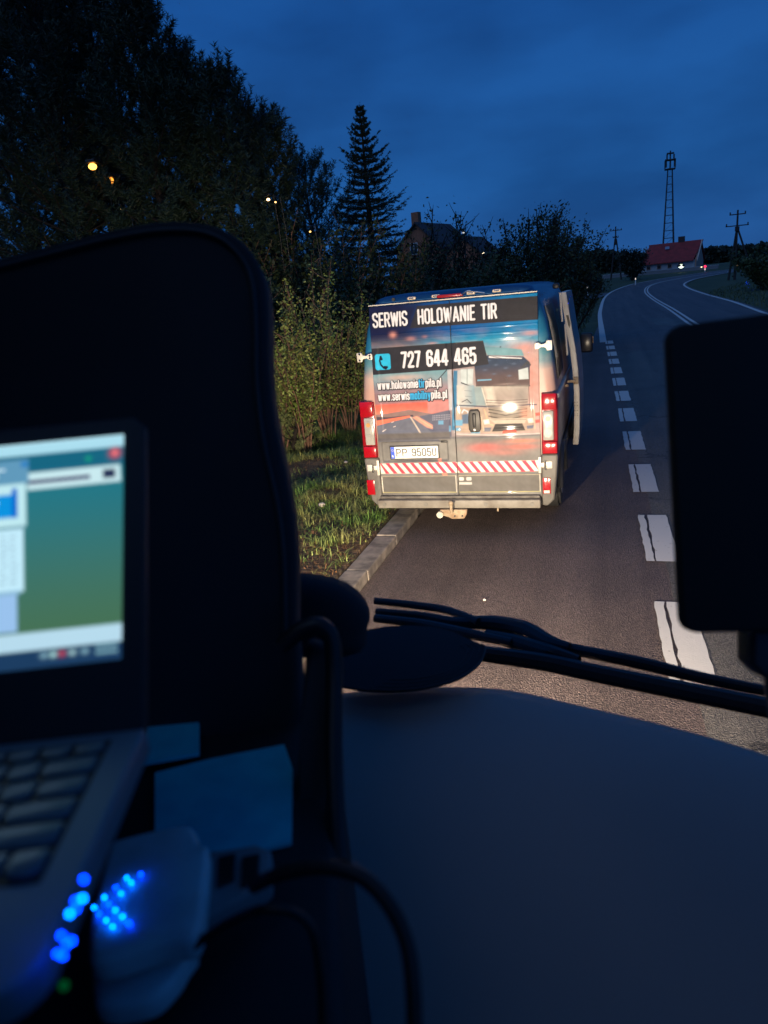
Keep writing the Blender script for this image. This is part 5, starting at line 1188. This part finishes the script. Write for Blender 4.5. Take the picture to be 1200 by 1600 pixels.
def laptop():
    b = -np.array(ray(520, 455.0)); b[2] = 0; b /= np.linalg.norm(b); a = np.cross([0, 0, 1.], b); a *= -np.sign(a@CR)
    Hc = at(226, 1140, .44); lam = R(36); up = np.array([0, 0, 1.])*math.cos(lam)-b*math.sin(lam)
    if up[1]*1 < 0: pass
    root = empty('laptop', tuple(Hc+a*.15), 'open black laptop with a lit teal desktop screen, standing on the cab console', 'laptop')
    O = Hc+a*.15
    rot = Matrix(((a[0], b[0], 0), (a[1], b[1], 0), (0, 0, 1)))
    n = np.cross(a, b); n = n*np.sign(n[2])
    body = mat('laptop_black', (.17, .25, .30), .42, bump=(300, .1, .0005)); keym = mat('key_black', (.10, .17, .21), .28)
    def Lp(u, v, w=0): return tuple(Hc+a*u+b*v+np.array([0, 0, w])-O)
    # base with rounded front corner
    r = .022; P = [(0, -.004), (0, .175-r)]+[(r-r*math.cos(t), .175-r+r*math.sin(t)) for t in np.linspace(.2, 1.57, 6)]+[(.30, .175), (.30, -.004)]
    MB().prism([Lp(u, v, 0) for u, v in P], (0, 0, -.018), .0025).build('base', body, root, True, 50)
    MB().prism([Lp(u, v, .0006) for u, v in [(.0175, .008), (.284, .008), (.284, .118), (.0175, .118)]], (0, 0, -.0012)).build('key_well', M['black'], root)
    rows = [(.011, .0105, [.0165]*14, 0), (.0245, .0155, [.0285]+[.0165]*12, 0), (.0430, .0155, [.0240]+[.0165]*12, 1), (.0615, .0155, [.0330]+[.0165]*11, 1), (.0800, .0155, [.0420]+[.0165]*10, 0), (.0985, .0165, [.0165, .0165, .0165, .0165, .016, .090, .0165, .0165, .0165, .0165], 0)]
    for v, hgt, ws, _ in rows:
        u = .0195
        for w_ in ws:
            q = [(u, v), (u+w_, v), (u+w_, v+hgt-.003), (u+w_-.004, v+hgt), (u+.004, v+hgt), (u, v+hgt-.003)]
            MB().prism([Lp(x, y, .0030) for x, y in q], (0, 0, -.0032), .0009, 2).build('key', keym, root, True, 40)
            u += w_+.0025
    MB().prism([Lp(u, v, .0008) for u, v in [(.10, .128), (.20, .128), (.20, .172), (.10, .172)]], (0, 0, -.001)).build('touchpad', keym, root)
    MB().prism([Lp(u, v, .0011) for u, v in [(.068, .146), (.092, .140), (.094, .150), (.070, .156)]], (0, 0, -.0008)).build('badge', mat('badge_silver', (.5, .52, .55), .3, .6), root)
    # lid
    def Ll(u, w, d=0): return tuple(Hc+a*u+up*w+np.cross(a, up)*d*np.sign(np.cross(a, up)@-CF)-O)
    lid = MB().prism([Ll(u, w) for u, w in [(0, 0), (0, .205), (.008, .213), (.292, .213), (.30, .205), (.30, 0)]], tuple(-np.cross(a, up)*np.sign(np.cross(a, up)@-CF)*.009), .002).build('lid', mat('lid_black', (.02, .023, .028), .6), root, True, 50)
    # lit display, drawn as what it shows
    cv = Canvas(0, .276, 0, .1555, .00055)
    X, Z = np.meshgrid(cv.xs, cv.zs)   # x: 0 = right edge
    t = sstep(0, 1, Z/.1555)[..., None]
    cv.C[:] = np.array(lin(62, 98, 70))*(1-t)+np.array(lin(22, 104, 122))*t
    S = .0155/15.
    def pxs(px, py): return ((206-px)*.00049-(py-695)*.00003, .1555-(py-697)*.000467)
    def Rr(*p): return [pxs(*q) for q in p]
    def rect(x0, y0, x1, y1, c, soft=.0008): cv.fill(Rr((x0, y0), (x1, y0), (x1, y1), (x0, y1)), lin(*c), soft)
    rect(-500, 716, 210, 745, (20, 88, 112)); rect(-500, 690, 210, 716, (150, 195, 210)); rect(-500, 690, 210, 698, (176, 214, 226))
    rect(70, 745, 198, 772, (176, 205, 210)); rect(70, 757, 156, 763, (42, 34, 84), .0006); rect(174, 751, 191, 765, (30, 40, 72))
    cv.blob(*pxs(192, 726), .0034, .0034, lin(205, 40, 50)); cv.blob(*pxs(192, 726), .0013, .0013, lin(220, 150, 155)); cv.blob(*pxs(155, 731), .002, .002, lin(20, 140, 110))
    rect(-500, 722, 72, 760, (84, 134, 164)); rect(-500, 760, 68, 826, (168, 205, 212)); rect(-500, 776, 56, 812, (10, 128, 196)); rect(49, 767, 56, 812, (8, 90, 180))
    rect(-500, 826, 66, 830, (110, 150, 165)); rect(-500, 830, 64, 922, (172, 208, 222)); rect(-500, 920, 60, 925, (130, 170, 195)); rect(-500, 925, 55, 978, (134, 170, 208))
    rect(62, 726, 72, 734, (35, 110, 170)); rect(-500, 981, 210, 1006, (160, 192, 208)); rect(-500, 1006, 210, 1040, (24, 52, 84))
    g_ = np.random.default_rng(3)
    for k in range(9):
        y = 840+k*8.5
        for q in range(6): x0_ = -20+q*13+g_.uniform(0, 3); rect(x0_, y, x0_+g_.uniform(5, 10), y+1.8, (110, 140, 160), .0005)
    rect(-20, 735, 40, 738, (190, 215, 225), .0005); rect(-20, 745, 30, 748, (190, 215, 225), .0005); rect(-20, 786, 30, 789, (210, 235, 245), .0006)
    for x, c in ((88, (120, 160, 175)), (100, (160, 205, 205)), (111, (180, 60, 75)), (124, (150, 185, 190)), (140, (120, 160, 175))): cv.blob(*pxs(x, 1014), .0022, .0018, lin(*c), .9)
    for y in (1010, 1018):
        for x in range(154, 182, 4): rect(x, y-2, x+2.6, y+2, (120, 165, 178), .0005)
    n_, kk = X.shape; i = np.arange(n_-1)[:, None]*kk+np.arange(kk-1)[None]
    org = Hc+a*.014+up*.044; nn = np.cross(a, up); nn = nn*np.sign(nn@-CF)
    Vv = (org[None, None]+X[..., None]*a+Z[..., None]*up+nn*.0012-O).reshape(-1, 3)
    m = bpy.data.materials.new('lit_display'); m.use_nodes = True; N = m.node_tree.nodes; N.clear()
    o_ = N.new('ShaderNodeOutputMaterial'); e = N.new('ShaderNodeEmission'); vc = N.new('ShaderNodeVertexColor'); vc.layer_name = 'print'
    m.node_tree.links.new(vc.outputs[0], e.inputs[0]); m.node_tree.links.new(e.outputs[0], o_.inputs[0]); e.inputs[1].default_value = 1.35
    me = mesh_np(Vv, np.stack([i, i+1, i+kk+1, i+kk], -1).reshape(-1, 4), m)
    ca = me.color_attributes.new('print', 'FLOAT_COLOR', 'POINT'); ca.data.foreach_set('color', np.c_[cv.C.reshape(-1, 3), np.ones(n_*kk)].astype(np.float32).ravel())
    link('screen', me, lid)
    print('LAPTOP', Hc, a, b, up)
laptop()
def console_stuff():
    ZS = 2.10
    def S(px, py, z=ZS): return onz(px, py, z)
    cm = mat('console_black', (.014, .015, .018), .7, bump=(80, .3, .002))
    P = [S(*q) for q in [(-500, 1085), (200, 1098), (440, 1096), (500, 1098), (527, 1160), (531, 1400), (545, 1700), (-600, 1800)]]
    o = MB().prism(P, (0, 0, -.5), .012).build('console', cm, None, True, 40); tagit(o, 'black console block under the laptop, left of the dashboard', 'console')
    # upright black hose / grab handle between console and dashboard
    q = smooth_path([at(440, 1010, .74), at(470, 985, .74), (at(500, 978, .74)), at(518, 1000, .74), at(522, 1060, .73), at(521, 1160, .70), at(524, 1260, .66), at(530, 1350, .62)], 8)
    o = MB().tube(q, .009, 12).build('bent_hose', M['black'], None, True); tagit(o, 'upright black hose with a bent top beside the dashboard edge', 'hose')
    P = [at(478, 1000, .76), at(512, 1010, .76), at(516, 1340, .66), at(455, 1330, .66), at(468, 1150, .72)]
    o = MB().prism(P, tuple(CF*.03), .008).build('side_cushion', mat('charcoal_fabric', (.03, .032, .036), .9), None, True); tagit(o, 'charcoal padded bolster standing behind the upright hose', 'bolster')
    # blue folders
    bl = mat('blue_card', (.05, .80, .92), .6, noise=(30, (.04, .70, .84), .4, .6)); 
    P = [S(*q, 2.105) for q in [(242, 1207), (330, 1185), (444, 1163), (457, 1200), (455, 1315), (392, 1330), (242, 1330)]]
    o = MB().prism(P, (0, 0, -.004)).build('blue_folder', bl, None); tagit(o, 'large blue card folder lying right of the laptop', 'folder', 'blue folders beside the laptop')
    P = [S(*q, 2.115) for q in [(235, 1110), (311, 1098), (311, 1176), (222, 1192)]]
    o = MB().prism(P, (0, 0, -.004)).build('blue_folder', bl, None); tagit(o, 'small blue card partly hidden behind the laptop hinge corner', 'folder', 'blue folders beside the laptop')
    # pale diagnostic box with a row of blue lamps, its plug and cable
    pale = mat('pale_grey_plastic', (.72, .82, .84), .5, noise=(25, (.60, .70, .72), .4, .6)); d = .47
    box = empty('interface_box', tuple(at(240, 1400, d)), 'pale rounded diagnostic box with glowing blue lamps beside the laptop', 'diagnostic box')
    O = at(240, 1400, d)
    def lp(pts, dep): return [at(x, y, dep+dz)-O for x, y, dz in pts]
    fw = np.array([0, 0, -1.0])
    def top(px, py, z=2.165): return onz(px, py, z)-O
    body = [top(*q) for q in smooth_path([(170, 1312), (240, 1294), (290, 1286), (306, 1296), (314, 1316), (326, 1322), (322, 1380), (308, 1458), (250, 1470), (150, 1500), (138, 1460), (150, 1390), (165, 1330)], 4)[:-1]]
    MB().prism(body, (0, 0, -.022), .006).build('upper_shell', pale, box, True, 60)
    low = [top(*q, 2.135) for q in smooth_path([(140, 1500), (300, 1465), (290, 1500), (270, 1530), (235, 1560), (170, 1572), (140, 1560)], 4)[:-1]]
    MB().prism(low, (0, 0, -.020), .006).build('lower_shell', pale, box, True, 60)
    led = emat('blue_lamp', (.0, .03, 1.0), 26); led2 = emat('cyan_lamp', (.0, .12, 1.0), 30)
    pts = [(220, 1366), (198, 1372), (205, 1379), (181, 1387), (189, 1396), (163, 1402), (170, 1413), (147, 1418), (180, 1422), (155, 1429), (191, 1432), (166, 1438), (202, 1443), (176, 1448)]
    for k, q in enumerate(pts):
        c = top(q[0], q[1], 2.168); MB().sph(tuple(c), .0009, (1, 1, 1), 8).build('lamp_dot', led2 if k % 3 else led, box)
    side = [(131, 1374), (129, 1404), (119, 1420), (109, 1428), (118, 1408), (96, 1462), (104, 1476), (112, 1470), (90, 1490), (98, 1494)]
    for k, q in enumerate(side):
        c = at(q[0], q[1], .285)-O; MB().sph(tuple(c), .0009, (1, 1, 1), 8).build('lamp_dot', led if k not in (1, 3) else led2, box)
    MB().sph(tuple(at(100, 1540, .33)-O), .0022, (1, 1, 1), 8).build('green_lamp', emat('green_lamp', (.0, .22, .06), .25), box); MB().sph(tuple(at(156, 1318, .40)-O), .0012, (1, 1, 1), 8).build('green_lamp', emat('green_lamp2', (.0, .5, .2), 1.0), box)
    pl = [top(*q, 2.15) for q in [(326, 1330), (400, 1318), (424, 1328), (422, 1372), (380, 1402), (320, 1432)]]
    plg = MB().prism(pl, (0, 0, -.02), .003).build('plug', mat('grey_plug', (.22, .27, .29), .6), box, True, 40)
    for x in (340, 378): MB().prism([top(*q, 2.153) for q in [(x, 1338), (x+28, 1332), (x+26, 1372), (x-2, 1384)]], (0, 0, -.004), .001).build('plug_rib', M['black'], plg)
    q = smooth_path([at(395, 1385, .46), at(440, 1365, .45), at(500, 1355, .44), at(560, 1368, .43), at(605, 1410, .42), at(634, 1470, .41), at(645, 1540, .40), at(648, 1640, .39), at(650, 1760, .38)], 8)
    o = MB().tube(q, .0046, 14).build('thick_cable', mat('cable_black', (.012, .012, .014), .5), None, True); tagit(o, 'thick black cable arching from the box plug down over the dashboard', 'cable')
    q = smooth_path([at(300, 1480, .47), at(360, 1440, .47), at(420, 1420, .46), at(480, 1440, .46), at(500, 1520, .46), at(505, 1640, .46)], 8)
    o = MB().tube(q, .003, 10).build('thin_cable', M['black'], None, True); tagit(o, 'thinner black cable coiling on the console below the plug', 'cable')
console_stuff()
def cap():
    d = 1.02; fab = mat('cap_cloth', (.022, .021, .026), .9, bump=(220, .5, .001))
    O = at(560, 960, d); root = empty('baseball_cap', tuple(O), 'dark baseball cap lying on the dashboard, its brim towards the windscreen', 'cap')
    # crown: a soft dome seen from the side
    t = bmesh.new(); bmesh.ops.create_uvsphere(t, u_segments=32, v_segments=20, radius=1.0)
    cc = at(478, 968, d+.06)
    for v in t.verts:
        n = v.co.copy(); s = 1+.05*math.sin(n.x*5+1)+.04*math.sin(n.y*6)
        n = n/((abs(n.x)**4.5+abs(n.y)**4.5+abs(n.z)**3)**(1/4.2)); s *= .97
        p = cc+CR*(n.x*.100*s)+CU*(n.y*.068*s if n.y > 0 else n.y*.05)+CR*(max(n.y, 0)*-.02)+CF*(n.z*.085)
        v.co = Vector(p-O)
    me = bpy.data.meshes.new('crown'); t.to_mesh(me); t.free(); me.materials.append(fab); me.polygons.foreach_set('use_smooth', [True]*len(me.polygons))
    link('cap_crown', me, root)
    br = smooth_path([(520, 1012), (560, 990), (620, 981), (690, 985), (744, 1004), (755, 1010), (758, 1016), (749, 1038), (718, 1062), (670, 1078), (620, 1084), (570, 1081), (530, 1072)], 4)
    up = 9.
    V = []; z0 = 1.845
    P = [onz(px, py, z0)+np.array([0, 0, .012*math.cos((px-640)/120*1.5)*.5]) for px, py in br]
    b = MB().prism([p-O for p in P], (0, 0, -.005), .0018); b.build('brim', fab, root, True, 50)
    for kk_ in (.90, .80, .70):
        cP = sum(P)/len(P); MB().tube([cP+(P[i]-cP)*kk_-O+np.array([0, 0, .0012]) for i in range(16, 44)], .0007, 6).build('brim_stitching', M['black'], root)
    MB().tube([P[i]-O+np.array([0, 0, .001]) for i in range(18, 44)], .0022, 8).build('brim_edge', M['black'], root, True)
cap()
def tablet():
    def rc(x0, y0, x1, y1, x2, y2, x3, y3, r=26):
        C4 = [np.array(q, float) for q in ((x0, y0), (x1, y1), (x2, y2), (x3, y3))]; out = []
        for i in range(4):
            p, a, b = C4[i], C4[i-1], C4[(i+1) % 4]; da = (a-p)/np.linalg.norm(a-p)*r; db = (b-p)/np.linalg.norm(b-p)*r
            for t in np.linspace(0, 1, 6): out.append(tuple((1-t)**2*(p+da)+2*t*(1-t)*p+t*t*(p+db)))
        return out
    pts = rc(1044, 509, 1330, 472, 1345, 985, 1068, 990)
    root = empty('tablet', tuple(at(1180, 740, .60)), 'black tablet on a mount at the right, its dark back towards the camera', 'tablet')
    O = at(1180, 740, .60)
    MB().prism([at(x, y, .60)-O for x, y in pts], tuple(CF*.014), .003, 3).build('case', mat('tablet_case', (.006, .006, .007), .7), root, True, 50)
    MB().prism([at(x, y, .615)-O for x, y in [(1176, 985), (1235, 985), (1235, 1062), (1196, 1060), (1176, 1040)]], tuple(CF*.03), .004).build('mount_clamp', mat('mount_dark', (.03, .035, .045), .5), root, True, 40)
    MB().tube([at(1215, 1050, .64)-O, at(1225, 1150, .70)-O, at(1235, 1240, .78)-O], .012, 12).build('mount_arm', M['black'], root, True)
tablet()
def papers():
    pass
